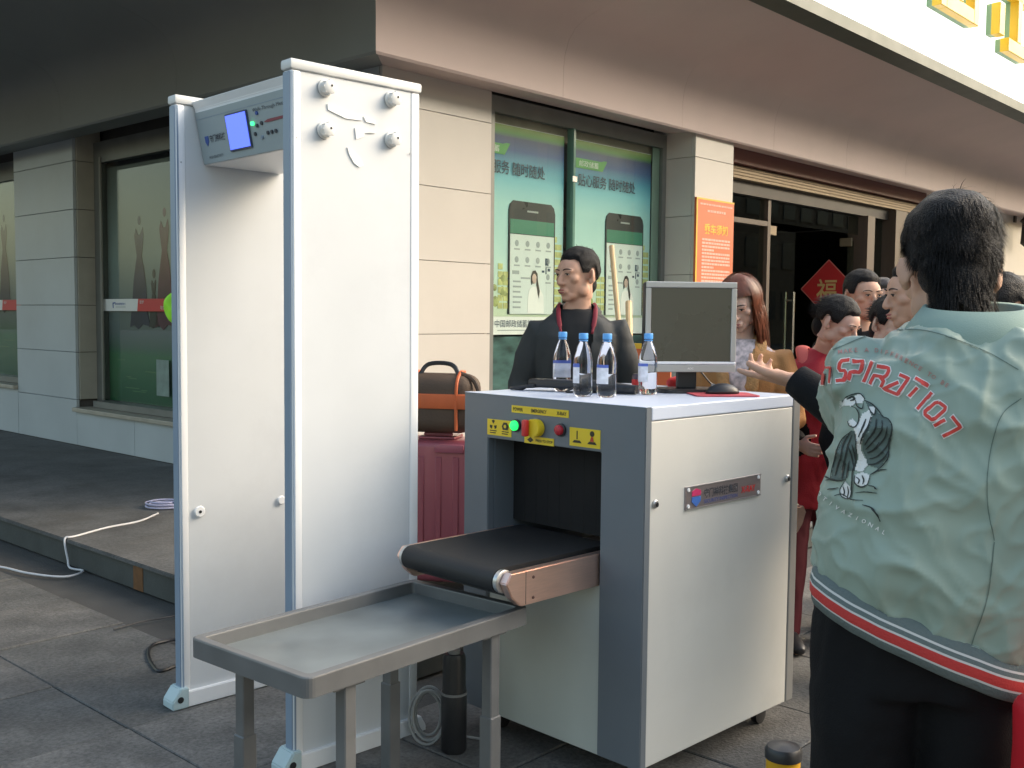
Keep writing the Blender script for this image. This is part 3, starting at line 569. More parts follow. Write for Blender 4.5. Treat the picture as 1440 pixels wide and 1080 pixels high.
# scanner labels, lamps, switch
m_lab = mat('label_yellow', (.78, .56, .02), .45, var=.04); m_lbk = mat('label_black', (.03, .025, .01), .5)
def onf(name, src, m, par, v, z, u=0, smooth=False): return obj(name, src, m, par, smooth, mtx=T(u, v, z) @ FRONT)
def label(v0, v1, z0, z1):
    w, h = abs(v1-v0), z1-z0; return onf('label', box(BM(), -w/2, w/2, -.002, 0.0005, -h/2, h/2), m_lab, sc, (v0+v1)/2, (z0+z1)/2)
l = label(.561, .306, 1.140, 1.164)
for s, v, w in (('POWER', .530, .045), ('EMERGENCY', .435, .07), ('X-RAY', .335, .042)): onf('label_text', text_me(s, .012, w, offset=.02), m_lbk, l, v, 1.152, -.003)
l = label(.678, .562, 1.056, 1.110)
b = BM()
for k in range(3):
    a0 = k*2*pi/3+pi/2-.5; prism(b, [(.004*cos(a0+.5), .004*sin(a0+.5)), (.016*cos(a0), .016*sin(a0)), (.018*cos(a0+.5), .018*sin(a0+.5)), (.016*cos(a0+1), .016*sin(a0+1))], 'y', -.0032, -.0022)
onf('radiation_mark', b, m_lbk, l, .648, 1.091)
b = BM(); prism(b, [(-.012, -.012), (.012, -.012), (.016, 0), (.008, .013), (-.008, .013), (-.016, 0)], 'y', -.0032, -.0022); onf('warning_mark', b, m_lbk, l, .590, 1.090); b = BM(); lathe(b, [(.006, -.0042), (.006, -.0034)], n=12, axis='y'); onf('mark_centre', b, m_lab, l, .590, 1.090)
for v in (.648, .590):
    b = BM(); box(b, -.016, .016, -.0032, -.0022, .004, .007); box(b, -.016, .012, -.0032, -.0022, -.003, 0.0); onf('small_print', b, m_lbk, l, v, 1.066)['kind'] = 'stuff'
l = label(.300, .174, 1.054, 1.112)
for v in (.268, .206):
    b = BM(); prism(b, [(-.019, -.018), (.019, -.018), (.012, -.010), (-.012, -.010)], 'y', -.0032, -.0022); onf('hazard_mark', b, m_lbk, l, v, 1.083)
b = BM(); lathe(b, [(.009, -.0032), (.009, -.0022)], (0, 0, .015), 12, 'y'); onf('hazard_ring', b, m_lbk, l, .206, 1.083); b = BM(); prism(b, [(-.008, -.009), (.008, -.009), (.003, .006), (-.003, .006)], 'y', -.0042, -.0034); onf('hazard_figure', b, mat('label_red', (.5, .05, .02), .5), l, .206, 1.083)
b = BM(); box(b, -.002, .002, -.0032, -.0022, -.006, .02); onf('hazard_bolt', b, m_lbk, l, .268, 1.083)
l = label(.500, .368, 1.044, 1.068); b = BM(); prism(b, [(-.014, 0), (0, -.009), (.014, 0), (0, .009)], 'y', -.0032, -.0022); onf('eye_mark', b, m_lbk, l, .472, 1.056); onf('label_text', text_me('PRESS TO STOP', .009, .075, offset=.02), m_lbk, l, .410, 1.056, -.003)
def lamp(v, z, m, mr):
    b = BM(); lathe(b, [(.021, -.002), (.021, -.008), (.017, -.010)], n=20, axis='y'); h = onf('lamp_ring', b, mr, sc, v, z, smooth=True)
    b = BM(); lathe(b, [(.0165, -.009), (.0165, -.018), (.012, -.023), (.005, -.0245)], n=20, axis='y'); onf('lens', b, m, h, v, z, smooth=True)
lamp(.537, 1.098, mat('lamp_green', (.0, .5, .08), .25, emit=(.02, .85, .12), estr=.9), m_blk); lamp(.336, 1.100, mat('lamp_red', (.45, .015, .03), .3), m_blk)
b = BM(); pts = []
for k in range(24):
    a = 2*pi*k/24; pts.append((.024*cos(a)*1.25+.010*(1 if cos(a) > 0 else 0), .029*sin(a)*(1 if cos(a) > -.3 else .75)))
prism(b, pts, 'y', -.030, -.001, .003); sw = onf('switch_body', b, m_lab, sc, .447, 1.098, smooth=True)
b = BM(); box(b, -.011, .009, -.050, -.031, -.027, .027, .005); onf('switch_handle', b, m_red, sw, .458, 1.098, smooth=True)
b = BM(); lathe(b, [(.030, -.004), (.030, -.002)], n=24, axis='y'); onf('switch_plate', b, m_gbl, sw, .447, 1.098)
# name plate and screws on the side
npl = obj('name_plate', box(BM(), .203, .632, -.002, .004, .862, .935, .001, 1), mat('plate_alu', (.42, .36, .36), .35, .7, var=.06, stretch=(1, 1, 8)), sc)
b = BM(); box(b, .203, .632, -.0035, -.0022, .862, .865); box(b, .203, .632, -.0035, -.0022, .932, .935); obj('plate_rim', b, m_rear, npl)['kind'] = 'stuff'
for u, z in ((.218, .873), (.218, .925), (.617, .873), (.617, .925)): b = BM(); lathe(b, [(.0055, -.005), (.007, -.002)], (u, 0, z), 10, 'y'); obj('plate_screw', b, m_gal, npl, True)
b = BM(); prism(b, [(.235, .90), (.282, .90), (.282, .885), (.2585, .868), (.235, .885)], 'y', -.004, -.0023); obj('shield', b, mat('shield_blue', (.06, .16, .50), .4), npl); b = BM(); prism(b, [(.235, .903), (.282, .903), (.282, .918), (.2585, .926), (.235, .918)], 'y', -.004, -.0023); obj('shield_top', b, mat('shield_pink', (.55, .04, .14), .4), npl)
obj('plate_text', text_me('守门神科技集团', .030, .19, offset=.015), m_ltx, npl, mtx=T(.395, -.0032, .905)); obj('plate_text', text_me('SECURITY INSPECTION', .012, .19), m_logo, npl, mtx=T(.395, -.0032, .879)); obj('plate_text', text_me('X-RAY', .022, .085, offset=.02), m_red, npl, mtx=T(.555, -.0032, .893))
for u in (.03+.022, .806):
    b = BM(); lathe(b, [(.013, .004), (.013, -.003), (.010, -.006)], (u, 0, .901), 16, 'y'); k = obj('cover_lock', b, m_stl, sc, True); b = BM(); lathe(b, [(.007, -.0075), (.007, -.0055)], (u+.002, 0, .899), 12, 'y'); obj('keyhole', b, m_blk, k)
# ------------------------------------------------------------------ tray table
m_tr = mat('tray_grey', (.165, .168, .168), .42, .25, var=.16, scale=7, wear=.3); m_trf = mat('tray_floor', (.20, .225, .225), .36, .25, var=.28, scale=5, wear=.35)
TY = radians(40.0); tr = thing('tray_table', 'grey steel tray table on four square legs below the conveyor', 'table', (-.477, 2.418, 0), pi/2-TY)
TL, TW = .835, .49
def rr(x0, x1, y0, y1, r, n=5):
    out = []
    for cx, cy, a0 in ((x1-r, y1-r, 0), (x0+r, y1-r, 90), (x0+r, y0+r, 180), (x1-r, y0+r, 270)):
        for k in range(n+1): a = radians(a0+90*k/n); out.append((cx+r*cos(a), cy+r*sin(a)))
    return out
b = BM(); outer, inner = rr(0, TL, 0, TW, .025), rr(.028, TL-.028, .028, TW-.028, .012); n = len(outer)
def ring(pts, z): return [b.verts.new((x, y, z)) for x, y in pts]
A, B_, C_, D_ = ring(outer, .548), ring(outer, .600), ring(inner, .600), ring(inner, .562)
for P1, P2 in ((A, B_), (B_, C_), (C_, D_)):
    for k in range(n): b.faces.new((P1[k], P1[(k+1) % n], P2[(k+1) % n], P2[k]))
bmesh.ops.recalc_face_normals(b, faces=b.faces); rim = obj('rim', b, m_tr, tr); md = rim.modifiers.new('b', 'BEVEL'); md.width = .004; md.segments = 2; md.limit_method = 'ANGLE'
b = BM(); prism(b, rr(.004, TL-.004, .004, TW-.004, .02), 'z', .555, .562); obj('tray_floor', b, m_trf, tr)
for x, y in ((.15, .035), (.70, .035), (.15, .455), (.70, .455)):
    b = BM(); box(b, x-.019, x+.019, y-.019, y+.019, 0, .554, .003, 1); lg = obj('leg', b, m_tr, tr); b = BM(); box(b, x-.023, x+.023, y-.023, y+.023, .0, .30, .003, 1); obj('leg_sleeve', b, m_tr, lg)
    b = BM(); box(b, x-.05, x+.05, y-.016, y+.016, .535, .5545); obj('bracket', b, m_tr, tr)
# ------------------------------------------------------------------ things on the scanner
m_cap_b = mat('bottle_cap', (.13, .42, .88), .35)
def pet():
    m = bpy.data.materials.new('bottle_plastic'); m.use_nodes = True; p = m.node_tree.nodes['Principled BSDF']
    p.inputs['Base Color'].default_value = (.93, .95, 1, 1); p.inputs['Transmission Weight'].default_value = 1; p.inputs['Roughness'].default_value = .04; p.inputs['IOR'].default_value = 1.31; return m
m_pet = pet(); m_blab = mat('bottle_label', (.80, .80, .86), .4, var=.25, scale=40); m_blbl = mat('bottle_label_blue', (.10, .16, .55), .4)
def bottle(u, v, label_, h=1.0, turn=0., full=True):
    r = thing('water_bottle', label_, 'bottle', spt(u, v, TOPZ+.0015), SR+turn, 'water bottles on the scanner')
    b = BM(); lathe(b, [(.024, .0), (.031, .006), (.032, .02), (.0315, .075), (.0305, .078), (.0315, .082), (.032, .118), (.030, .132), (.022, .162), (.014, .180), (.0125, .184), (.0125, .190)], n=28); obj('bottle_body', b, m_pet, r, 'all')
    b = BM(); lathe(b, [(.0148, .1905), (.0155, .192), (.0155, .208), (.0145, .2105)], n=28); obj('bottle_cap', b, m_cap_b, r, True)
    b = BM(); lathe(b, [(.0150, .184), (.0150, .187)], n=24); obj('neck_ring', b, m_cap_b, r, True)
    if full:
        bm = BM(); n = 20
        for z0, z1, rad, m in ((.045, .098, .0335, 0), (.098, .108, .0335, 1)):
            prev = None
            for k in range(n+1):
                a = -2.0+2.6*k/n; p = (bm.verts.new((rad*cos(a), rad*sin(a), z0)), bm.verts.new((rad*cos(a), rad*sin(a), z1)))
                if prev: f = bm.faces.new((prev[0], p[0], p[1], prev[1])); f.material_index = m
                prev = p
        obj('label_wrap', bm, [m_blab, m_blbl], r, 'all')
bottle(.315, .625, 'water bottle standing behind the black hand wand', turn=2.2); bottle(.177, .405, 'water bottle before the wand, on the side away from the monitor', turn=2.9); bottle(.214, .333, 'water bottle before the wand, on the side nearer the monitor', turn=3.4); bottle(.415, .318, 'water bottle standing alone beside the monitor, past the tip of the wand', turn=3.2)
# hand-held wand
A, B_ = spt(.245, .735), spt(.375, .335); wl = (B_-A).length; wa = math.atan2(B_.y-A.y, B_.x-A.x)
wd = thing('hand_wand', 'black hand-held metal detector wand lying beside the water bottles', 'detector', (A.x, A.y, TOPZ+.0015), wa)
obj('paddle', box(BM(), .02, wl*.58, -.035, .035, .012, .042, .010, 3), m_blk, wd, True); obj('grip', tube(BM(), [(wl*.57, 0, .024), (wl*.8, 0, .02), (wl, 0, .017)], [.024, .020, .016], 14), m_blk, wd, True)
b = BM(); tube(b, catmull([(.05, -.036, .02), (-.03, -.05, .008), (-.035, -.03, .006), (0.0, -.03, .006), (.02, -.034, .02)], 5), .006, 8); obj('strap', b, m_blk, wd, True); b = BM(); tube(b, catmull([(wl*.5, -.037, .02), (wl*.44, -.06, .006), (wl*.5, -.07, .005), (wl*.62, -.04, .012)], 5), .004, 8); obj('strap', b, m_blk, wd, True)
# monitor
MP = spt(.62, .30, TOPZ+.0015); m_mon = mat('monitor_silver', (.48, .47, .45), .35, .4); m_scr = mat('monitor_screen', (.085, .080, .058), .28, var=.03)
mo = thing('computer_monitor', 'square silver computer monitor with a blank screen on the scanner', 'monitor', MP, radians(6))
c = at_y(970, 460, MP.y-.03)-MP; cx, cz = c.x, c.z; Wm, Hm = .325, .315
obj('housing', box(BM(), cx-Wm/2, cx+Wm/2, -.03, .03, cz-Hm/2, cz+Hm/2, .008), m_blk, mo, True)
fr_ = BM(); box(fr_, cx-Wm/2-.001, cx+Wm/2+.001, -.038, -.031, cz+Hm/2-.020, cz+Hm/2+.001, .003); bz = obj('bezel', fr_, m_mon, mo)
for x0, x1, z0, z1, mm in ((cx-Wm/2-.001, cx-Wm/2+.018, cz-Hm/2+.037, cz+Hm/2-.021, m_mon), (cx+Wm/2-.018, cx+Wm/2+.001, cz-Hm/2+.037, cz+Hm/2-.021, m_mon), (cx-Wm/2-.001, cx+Wm/2+.001, cz-Hm/2+.026, cz-Hm/2+.036, m_gal), (cx-Wm/2-.001, cx+Wm/2+.001, cz-Hm/2-.001, cz-Hm/2+.025, m_mon)):
    obj('bezel_side', box(BM(), x0, x1, -.038, -.031, z0, z1, .002, 1), mm, bz)
obj('screen', box(BM(), cx-Wm/2+.019, cx+Wm/2-.019, -.036, -.032, cz-Hm/2+.037, cz+Hm/2-.021), m_scr, mo)
obj('brand_mark', text_me('AOC', .007, .022, offset=.02), m_pwhite, mo, mtx=T(cx, -.0385, cz-Hm/2+.012))
obj('stand_neck', box(BM(), cx-.035, cx+.035, .0, .03, .012, cz-Hm/2+.05, .006), m_blk, mo); b = BM(); prism(b, rr(cx-.11, cx+.12, -.07, .10, .05), 'z', 0, .014, .003); obj('stand_base', b, m_blk, mo)
b = BM(); tube(b, catmull([(cx+.03, .02, cz-Hm/2+.03), (cx+.10, .05, .03), (cx+.15, .06, .005), (cx+.12, .14, .005)], 6), .003, 6); obj('cable', b, m_blk, mo, True)
P = spt(.60, .150, TOPZ+.0015); mp = obj('mouse_pad', prism(BM(), rr(-.10, .12, -.085, .085, .02), 'z', 0, .004), mat('pad_red', (.45, .06, .08), .7, var=.3, scale=20), loc=P, rz=radians(5)); tag(mp, 'red mouse pad on the scanner top beside the monitor base', 'mouse pad')
ms = thing('computer_mouse', 'black computer mouse lying on the red pad', 'mouse', P+Vector((.012, .01, .0045)), radians(12))
b = BM(); ellip(b, (0, 0, .0), (.062, .034, .036)); bmesh.ops.bisect_plane(b, geom=list(b.verts)+list(b.edges)+list(b.faces), plane_co=(0, 0, .001), plane_no=(0, 0, -1), clear_outer=True); bmesh.ops.holes_fill(b, edges=b.edges); obj('mouse_shell', b, m_blk, ms, 'all'); b = BM(); lathe(b, [(.007, -.004), (.007, .004)], (-.035, 0, .028), 12, 'y'); obj('wheel', b, m_rear, ms)
P = spt(.70, .40, TOPZ+.0015); pk = thing('snack_packet', 'small red snack packet behind the monitor base', 'packet', P, radians(10))
b = BM(); ellip(b, (0, 0, .025), (.045, .02, .025)); obj('pouch', b, m_red, pk, 'all'); b = BM(); ellip(b, (.01, -.017, .03), (.02, .006, .012)); obj('print_patch', b, m_pink, pk, 'all')
P = spt(.43, .375, TOPZ+.0015); cn = thing('drink_can', 'slim dark drink can behind the bottle beside the monitor', 'can', P)
b = BM(); lathe(b, [(.016, 0), (.019, .004), (.019, .062), (.016, .068)], n=20); obj('can_body', b, mat('can_dark', (.10, .07, .09), .3, .6), cn, True); b = BM(); lathe(b, [(.0195, .03), (.0195, .05)], n=20); obj('can_print', b, m_red, cn, True)
# ------------------------------------------------------------------ luggage behind the gate
SP = at_y(628, 700, 5.02); m_sut = mat('suitcase_plum', (.34, .085, .105), .3, .15, var=.05, coat=.2)
su = thing('suitcase', 'plum hard-shell suitcase standing upright on the platform', 'suitcase', (SP.x, 5.02, .155), radians(-12))
obj('shell', box(BM(), -.25, .25, -.13, .13, .035, .715, .035, 4), m_sut, su, True)
for z in (.12, .62):
    b = BM(); box(b, -.252, .252, -.004, .004, z, z+.006); obj('trim', b, m_blk, su)
for k in range(5): obj('rib', box(BM(), -.19+k*.085, -.16+k*.085, -.136, -.126, .10, .64, .004, 1), m_sut, su, True)
b = BM(); box(b, -.12, .06, -.08, .08, .716, .728, .004); h = obj('handle_base', b, m_sut, su, True); b = BM(); box(b, -.10, .04, -.055, -.03, .729, .745, .004); obj('handle', b, mat('plum_light', (.38, .10, .13), .3), h, True)
b = BM(); box(b, -.02, .12, -.145, -.131, .66, .70, .004); obj('lock', b, mat('plum_light', (.38, .10, .13)), su, True)
for x in (-.2, .2):
    for y in (-.09, .09): b = BM(); lathe(b, [(.02, -.012), (.028, -.01), (.028, .01), (.02, .012)], (x, y, .028), 12, 'y'); box(b, x-.02, x+.02, y-.018, y+.018, .028, .06); obj('wheel', b, m_blk, su, True)
BPZ = .155+.729+.018; bg_ = thing('travel_bag', 'olive duffel bag with orange trim lying on the plum suitcase', 'bag', (SP.x-.02, 5.0, BPZ), radians(-12))
m_olive = mat('bag_olive', (.105, .068, .045), .75, var=.2, bump=.2, bscale=90); m_bor = mat('bag_orange', (.66, .14, .04), .6, var=.15)
b = BM(); box(b, -.19, .17, -.12, .12, 0, .28, .07, 5); me = to_me(b); displace(me, lambda c: .008*noise.noise(c*9)); bb_ = obj('bag_body', me, m_olive, bg_, 'all')
b = BM(); box(b, -.18, .16, -.130, -.112, .12, .190, .006); obj('front_band', b, m_bor, bb_, True)
for x in (-.125, .10):
    b = BM(); tube(b, catmull([(x, -.124, .02), (x, -.127, .14), (x, -.115, .24), (x, -.05, .288), (x, .03, .288)], 5), .008, 6); obj('piping', b, m_bor, bb_, True)
b = BM(); tube(b, catmull([(-.10, -.06, .27), (-.06, -.03, .325), (.05, -.03, .325), (.10, -.06, .27)], 6), .011, 8); obj('carry_handle', b, m_blk, bg_, True)
b = BM(); tube(b, catmull([(.10, -.05, .285), (.17, -.06, .25), (.215, -.08, .15), (.24, -.09, .10)], 6), .012, 8); obj('shoulder_strap', b, m_olive, bg_, True)
# ------------------------------------------------------------------ cables and small things on the ground
m_cw = mat('cable_white', (.62, .62, .63), .5); m_cp = mat('cable_lilac', (.45, .45, .62), .5)
def gp(x, y, z): p = at_z(x, y, z); return (p.x, p.y, p.z)
pts = [gp(-60, 790, .006), gp(0, 797, .006), gp(40, 806, .006), gp(90, 811, .006), gp(117, 803, .006), gp(101, 790, .01)]
q_ = (Vector(gp(115, 752, .165))-C0).dot(BX); pts = pts[:5]+[tuple(bpt(-PX_L-.045, q_-.10, .008)), tuple(bpt(-PX_L-.035, q_-.05, .05)), tuple(bpt(-PX_L-.032, q_-.01, .13)), tuple(bpt(-PX_L-.02, q_, .163)), tuple(bpt(-PX_L+.03, q_, .162))]; pts += [gp(150, 742, .162), gp(195, 733, .162), gp(222, 722, .162)]
o = obj('white_cable', tube(BM(), catmull(pts, 6), .006, 6), m_cw, None, True); tag(o, 'thin white cable running down off the platform edge', 'cable')
c0 = Vector(gp(232, 712, .162)); pts = []
for k in range(220):
    a = k*.14; r = .09+.014*sin(a*.37); pts.append((c0.x+r*1.2*cos(a), c0.y+r*1.1*sin(a), .164+.0011*a+.002*sin(a*.7)))
o = obj('coiled_cable', tube(BM(), pts, .006, 6), m_cp, None, True); tag(o, 'lilac cable coiled on the platform beside the gate', 'cable')
pts = [gp(262, 898, .006), gp(235, 901, .006), gp(213, 908, .006), gp(209, 922, .006), gp(217, 938, .006), gp(228, 943, .006), gp(262, 930, .006)]
o = obj('black_cable', tube(BM(), catmull(pts, 6), .007, 6), m_blk, None, True); tag(o, 'black cable looped on the paving by the gate foot', 'cable')
pts = [gp(160, 885, .006), gp(200, 874, .006), gp(235, 868, .006), gp(262, 862, .006)]
o = obj('black_cable', tube(BM(), catmull(pts, 6), .004, 6), m_blk, None, True); tag(o, 'thin straight dark cable on the paving near the platform step', 'cable')
c0 = Vector(gp(602, 1046, .0)); pts = []
for k in range(200):
    a = k*.13; r = .085+.012*sin(a*.37+1); pts.append((c0.x+r*.62*cos(a)+.008*sin(a*.31), c0.y+.02*sin(a*.23), .100+r*1.0*sin(a)))
pts += [(c0.x+.10, c0.y+.05, .01), (c0.x+.2, c0.y+.02, .008)]
o = obj('coiled_cable', tube(BM(), pts, .005, 6), mat('cable_grey', (.33, .33, .32), .5), None, True); tag(o, 'bundle of pale grey cable standing under the tray table', 'cable')
c0 = Vector(gp(638, 1056, 0)); cn = thing('black_canister', 'black cylindrical canister standing under the conveyor', 'canister', c0)
b = BM(); lathe(b, [(.038, 0), (.043, .01), (.043, .20), (.039, .215), (.039, .32), (.034, .335)], n=20); obj('canister_body', b, m_blk, cn, True); b = BM(); lathe(b, [(.0445, .198), (.0445, .206)], n=20); obj('band', b, m_rear, cn, True); b = BM(); lathe(b, [(.02, .335), (.02, .35)], n=14); obj('cap', b, m_rear, cn, True)
BPt = at_y(1102, 1047, 2.3); bo = thing('bollard', 'yellow bollard with a black domed cap on the paving', 'bollard', (BPt.x, 2.3, 0))
b = BM(); lathe(b, [(.038, 0), (.038, BPt.z-.028)], n=28); obj('post', b, mat('bollard_yellow', (.62, .33, .01), .35, var=.1), bo, True); b = BM(); lathe(b, [(.041, BPt.z-.030), (.0415, BPt.z-.012), (.036, BPt.z-.003), (.018, BPt.z+.003), (.004, BPt.z+.004)], n=28); obj('cap', b, m_blk, bo, True); b = BM(); lathe(b, [(.0388, .2), (.0388, .28)], n=28); obj('stripe', b, m_blk, bo, True)
# lime cloth behind the far gate panel
P = Vector((-.681, 3.24, 0))+Vector((sin(GY), cos(GY), 0))*.0+Vector((-cos(GY), sin(GY), 0))*.83
Q = at_y(239, 433, 3.90); lc = thing('lime_cloth', 'lime green cloth bundle hooked on the outer side of the far gate panel', 'cloth', (Q.x+.02, 3.90, Q.z))
b = BM(); ellip(b, (0, 0, 0), (.042, .03, .055), seg=24, rings=16); me = to_me(b); displace(me, lambda c: .012*noise.noise(c*28)+.3*max(0, .0)); obj('bundle', me, mat('lime', (.35, .80, .03), .6, var=.15), lc, 'all'); b = BM(); tube(b, [(0.0, 0, .05), (.02, -.01, .075), (.05, -.03, .085)], .004, 6); obj('hook', b, m_stl, lc)
# ------------------------------------------------------------------ people
m_skin = mat('skin', (.56, .32, .22), .6, var=.12, scale=18, sss=.06, bump=.03, bscale=150); m_skinl = mat('skin_light', (.62, .39, .30), .5, var=.05, scale=25, sss=.12); m_eyew = mat('eye_white', (.62, .58, .54), .3); m_iris = mat('iris', (.015, .01, .008), .2); m_brow = mat('brow', (.02, .014, .010), .7); m_lip = mat('lip', (.36, .12, .10), .45)
m_hairk = mat('hair_black', (.008, .007, .007), .55, var=.3, scale=60, spec=.28, bump=.8, bscale=260); m_hairr = mat('hair_auburn', (.15, .042, .018), .42, var=.4, scale=40); m_hairb = mat('hair_brown', (.03, .018, .012), .45, var=.3, scale=60)
def smooth(a, b, x): t = max(0., min(1., (x-a)/(b-a))); return t*t*(3-2*t)
def head_parts(bm, Mh, female=False):
    """head in its own frame: x to its right, y forward, z up; 0.235 m from chin to crown"""
    h = BM()
    ellip(h, (0, -.014, .028), (.074, .094, .087)); ellip(h, (0, .022, -.030), (.060, .068, .078)); ellip(h, (0, .040, .02), (.062, .056, .062))
    ellip(h, (0, .066, -.094), (.025, .020, .019)); ellip(h, (0, .045, -.082), (.040, .040, .026))
    for s in (-1, 1):
        ellip(h, (s*.042, .058, -.014), (.022, .024, .020)); ellip(h, (s*.048, .010, -.060), (.018, .032, .030)); ellip(h, (s*.030, .082, .020), (.024, .014, .009))
        ellip(h, (s*.030, .079, .004), (.0155, .0125, .0125)); ellip(h, (s*.0115, .099, -.034), (.0085, .010, .0075))
        R = Euler((radians(-12), 0, radians(s*-32))); ellip(h, (s*.084, -.014, -.004), (.006, .020, .032), R); ellip(h, (s*.078, -.002, -.026), (.008, .012, .014), R)
    tube(h, [(0, .084, .018), (0, .093, .002), (0, .104, -.018), (0, .110, -.030), (0, .100, -.040)], [.008, .008, .011, .0125, .010], 10)
    ellip(h, (0, .084, -.066), (.026, .016, .018)); ellip(h, (0, .098, -.0615), (.020, .0075, .0048)); ellip(h, (0, .096, -.0715), (.018, .0085, .0058))
    tube(h, [(0, -.015, -.03), (0, -.022, -.10)], [.054, .050], 20)
    if female:
        pass
    merge(bm, h, Mh)
def face_bits(root, Mh, female=False, skin=None):
    for s in (-1, 1):
        b = BM(); n = 12; top = []; bot = []
        for k in range(n+1):
            t = -1+2*k/n; x = s*.030+.0135*t; yy = .0925-.0045*t*t-.0015*(t*s+1); zt = .0045+.0046*(1-t*t)+.001*t*s; zb = .0045-.0036*(1-t*t)+.001*t*s
            top.append(b.verts.new((x, yy, zt))); bot.append(b.verts.new((x, yy, zb)))
        for k in range(n):
            try: b.faces.new((top[k], bot[k], bot[k+1], top[k+1]))
            except Exception: pass
        bmesh.ops.recalc_face_normals(b, faces=b.faces); e = obj('eye', b, m_eyew, root, mtx=Mh)
        b = BM(); ellip(b, (s*.030-.001, .0905, .0048), (.0056, .0032, .0052), seg=12, rings=8); obj('iris', b, m_iris, e, 'all', mtx=Mh)
        b = BM(); tube(b, [(s*.030-.0145, .0895, .0050), (s*.030-.007, .0935, .0088), (s*.030, .0945, .0096), (s*.030+.007, .0935, .0088), (s*.030+.0145, .0895, .0050)], .0014, 6); obj('lashes', b, m_brow, e, mtx=Mh)
        b = BM(); tube(b, catmull([(s*.012, .0955, .0235), (s*.026, .0965, .0275), (s*.040, .0905, .0275), (s*.051, .0810, .0225)], 4), [.0022]*4+[.003]*4+[.002]*4+[.001], 6, flat=.0022); obj('eyebrow', b, m_brow, root, mtx=Mh)
    b = BM(); ellip(b, (0, .0985, -.0615), (.0205, .0078, .0045)); ellip(b, (0, .0965, -.0712), (.0175, .0085, .0052)); obj('lips', b, m_lip, root, 'all', mtx=Mh)
def hair_cap(bm, Mh, hairline, thick, top=None, seg=64, rng=40):
    """scalp shell: hairline(az) gives the lowest elevation (radians) that has hair; az 0 is front"""
    c = Vector((0, -.014, .028)); R = (.076, .096, .089); rows = []
    h = BM()
    for j in range(rng+1):
        row = []
        for i in range(seg):
            az = 2*pi*i/seg-pi; lo = hairline(az); el = lo+(pi/2-lo)*j/rng
            d = Vector((cos(el)*sin(az), cos(el)*cos(az), sin(el))); t = thick(az, el)*smooth(0, .22, (el-lo))+.0015
            p = Vector((d.x*(R[0]+t), d.y*(R[1]+t), d.z*(R[2]+t)))+c
            n_ = noise.noise(p*38)*.004*smooth(0, .3, el-lo); row.append(h.verts.new(p+d*n_))
        rows.append(row)
    for A, B in zip(rows, rows[1:]):
        for i in range(seg): h.faces.new((A[i], A[(i+1) % seg], B[(i+1) % seg], B[i]))
    bmesh.ops.remove_doubles(h, verts=rows[-1], dist=.0004); bmesh.ops.recalc_face_normals(h, faces=h.faces); merge(bm, h, Mh)
def strands(bm, Mh, hairline, thick, count, length, comb, width=.0011, seed=1, jitter=.35, segs=4):
    """thin tapered ribbons growing out of the scalp shell"""
    rg = np.random.default_rng(seed); c = Vector((0, -.014, .028)); R = (.076, .096, .089); M3 = Mh.to_3x3()
    made = 0
    while made < count:
        az = rg.uniform(-pi, pi); el = math.asin(rg.uniform(-.75, 1)); lo = hairline(az)
        if el < lo+.02: continue
        made += 1
        d = Vector((cos(el)*sin(az), cos(el)*cos(az), sin(el))); t = thick(az, el)*smooth(0, .22, el-lo)*rg.uniform(.55, 1.0)
        p = Vector((d.x*(R[0]+t), d.y*(R[1]+t), d.z*(R[2]+t)))+c
        cv = comb(az, el); L = length(az, el)*rg.uniform(.6, 1.2); cl = p*30; dr = (d*cv[3]+Vector(cv[:3])+Vector(rg.normal(0, jitter*.55, 3))+Vector((noise.noise(cl), noise.noise(cl+Vector((9, 2, 5))), -.5*abs(noise.noise(cl+Vector((3, 8, 1))))))*jitter*2.6).normalized()
        side = dr.cross(d)
        if side.length < .05: side = dr.cross(Vector((.3, .5, .8)))
        side.normalize(); pts = []; q = p.copy()
        for k in range(segs+1):
            pts.append(q.copy()); q = q+dr*(L/segs); dr = (dr+Vector(cv[:3])*.25+Vector((0, 0, -.10))-d*.06).normalized()
        prev = None
        for k, q in enumerate(pts):
            w = width*(1-.85*k/segs); a, b_ = bm.verts.new(Mh @ (q-side*w)), bm.verts.new(Mh @ (q+side*w))
            if prev: bm.faces.new((prev[0], prev[1], b_, a))
            prev = (a, b_)
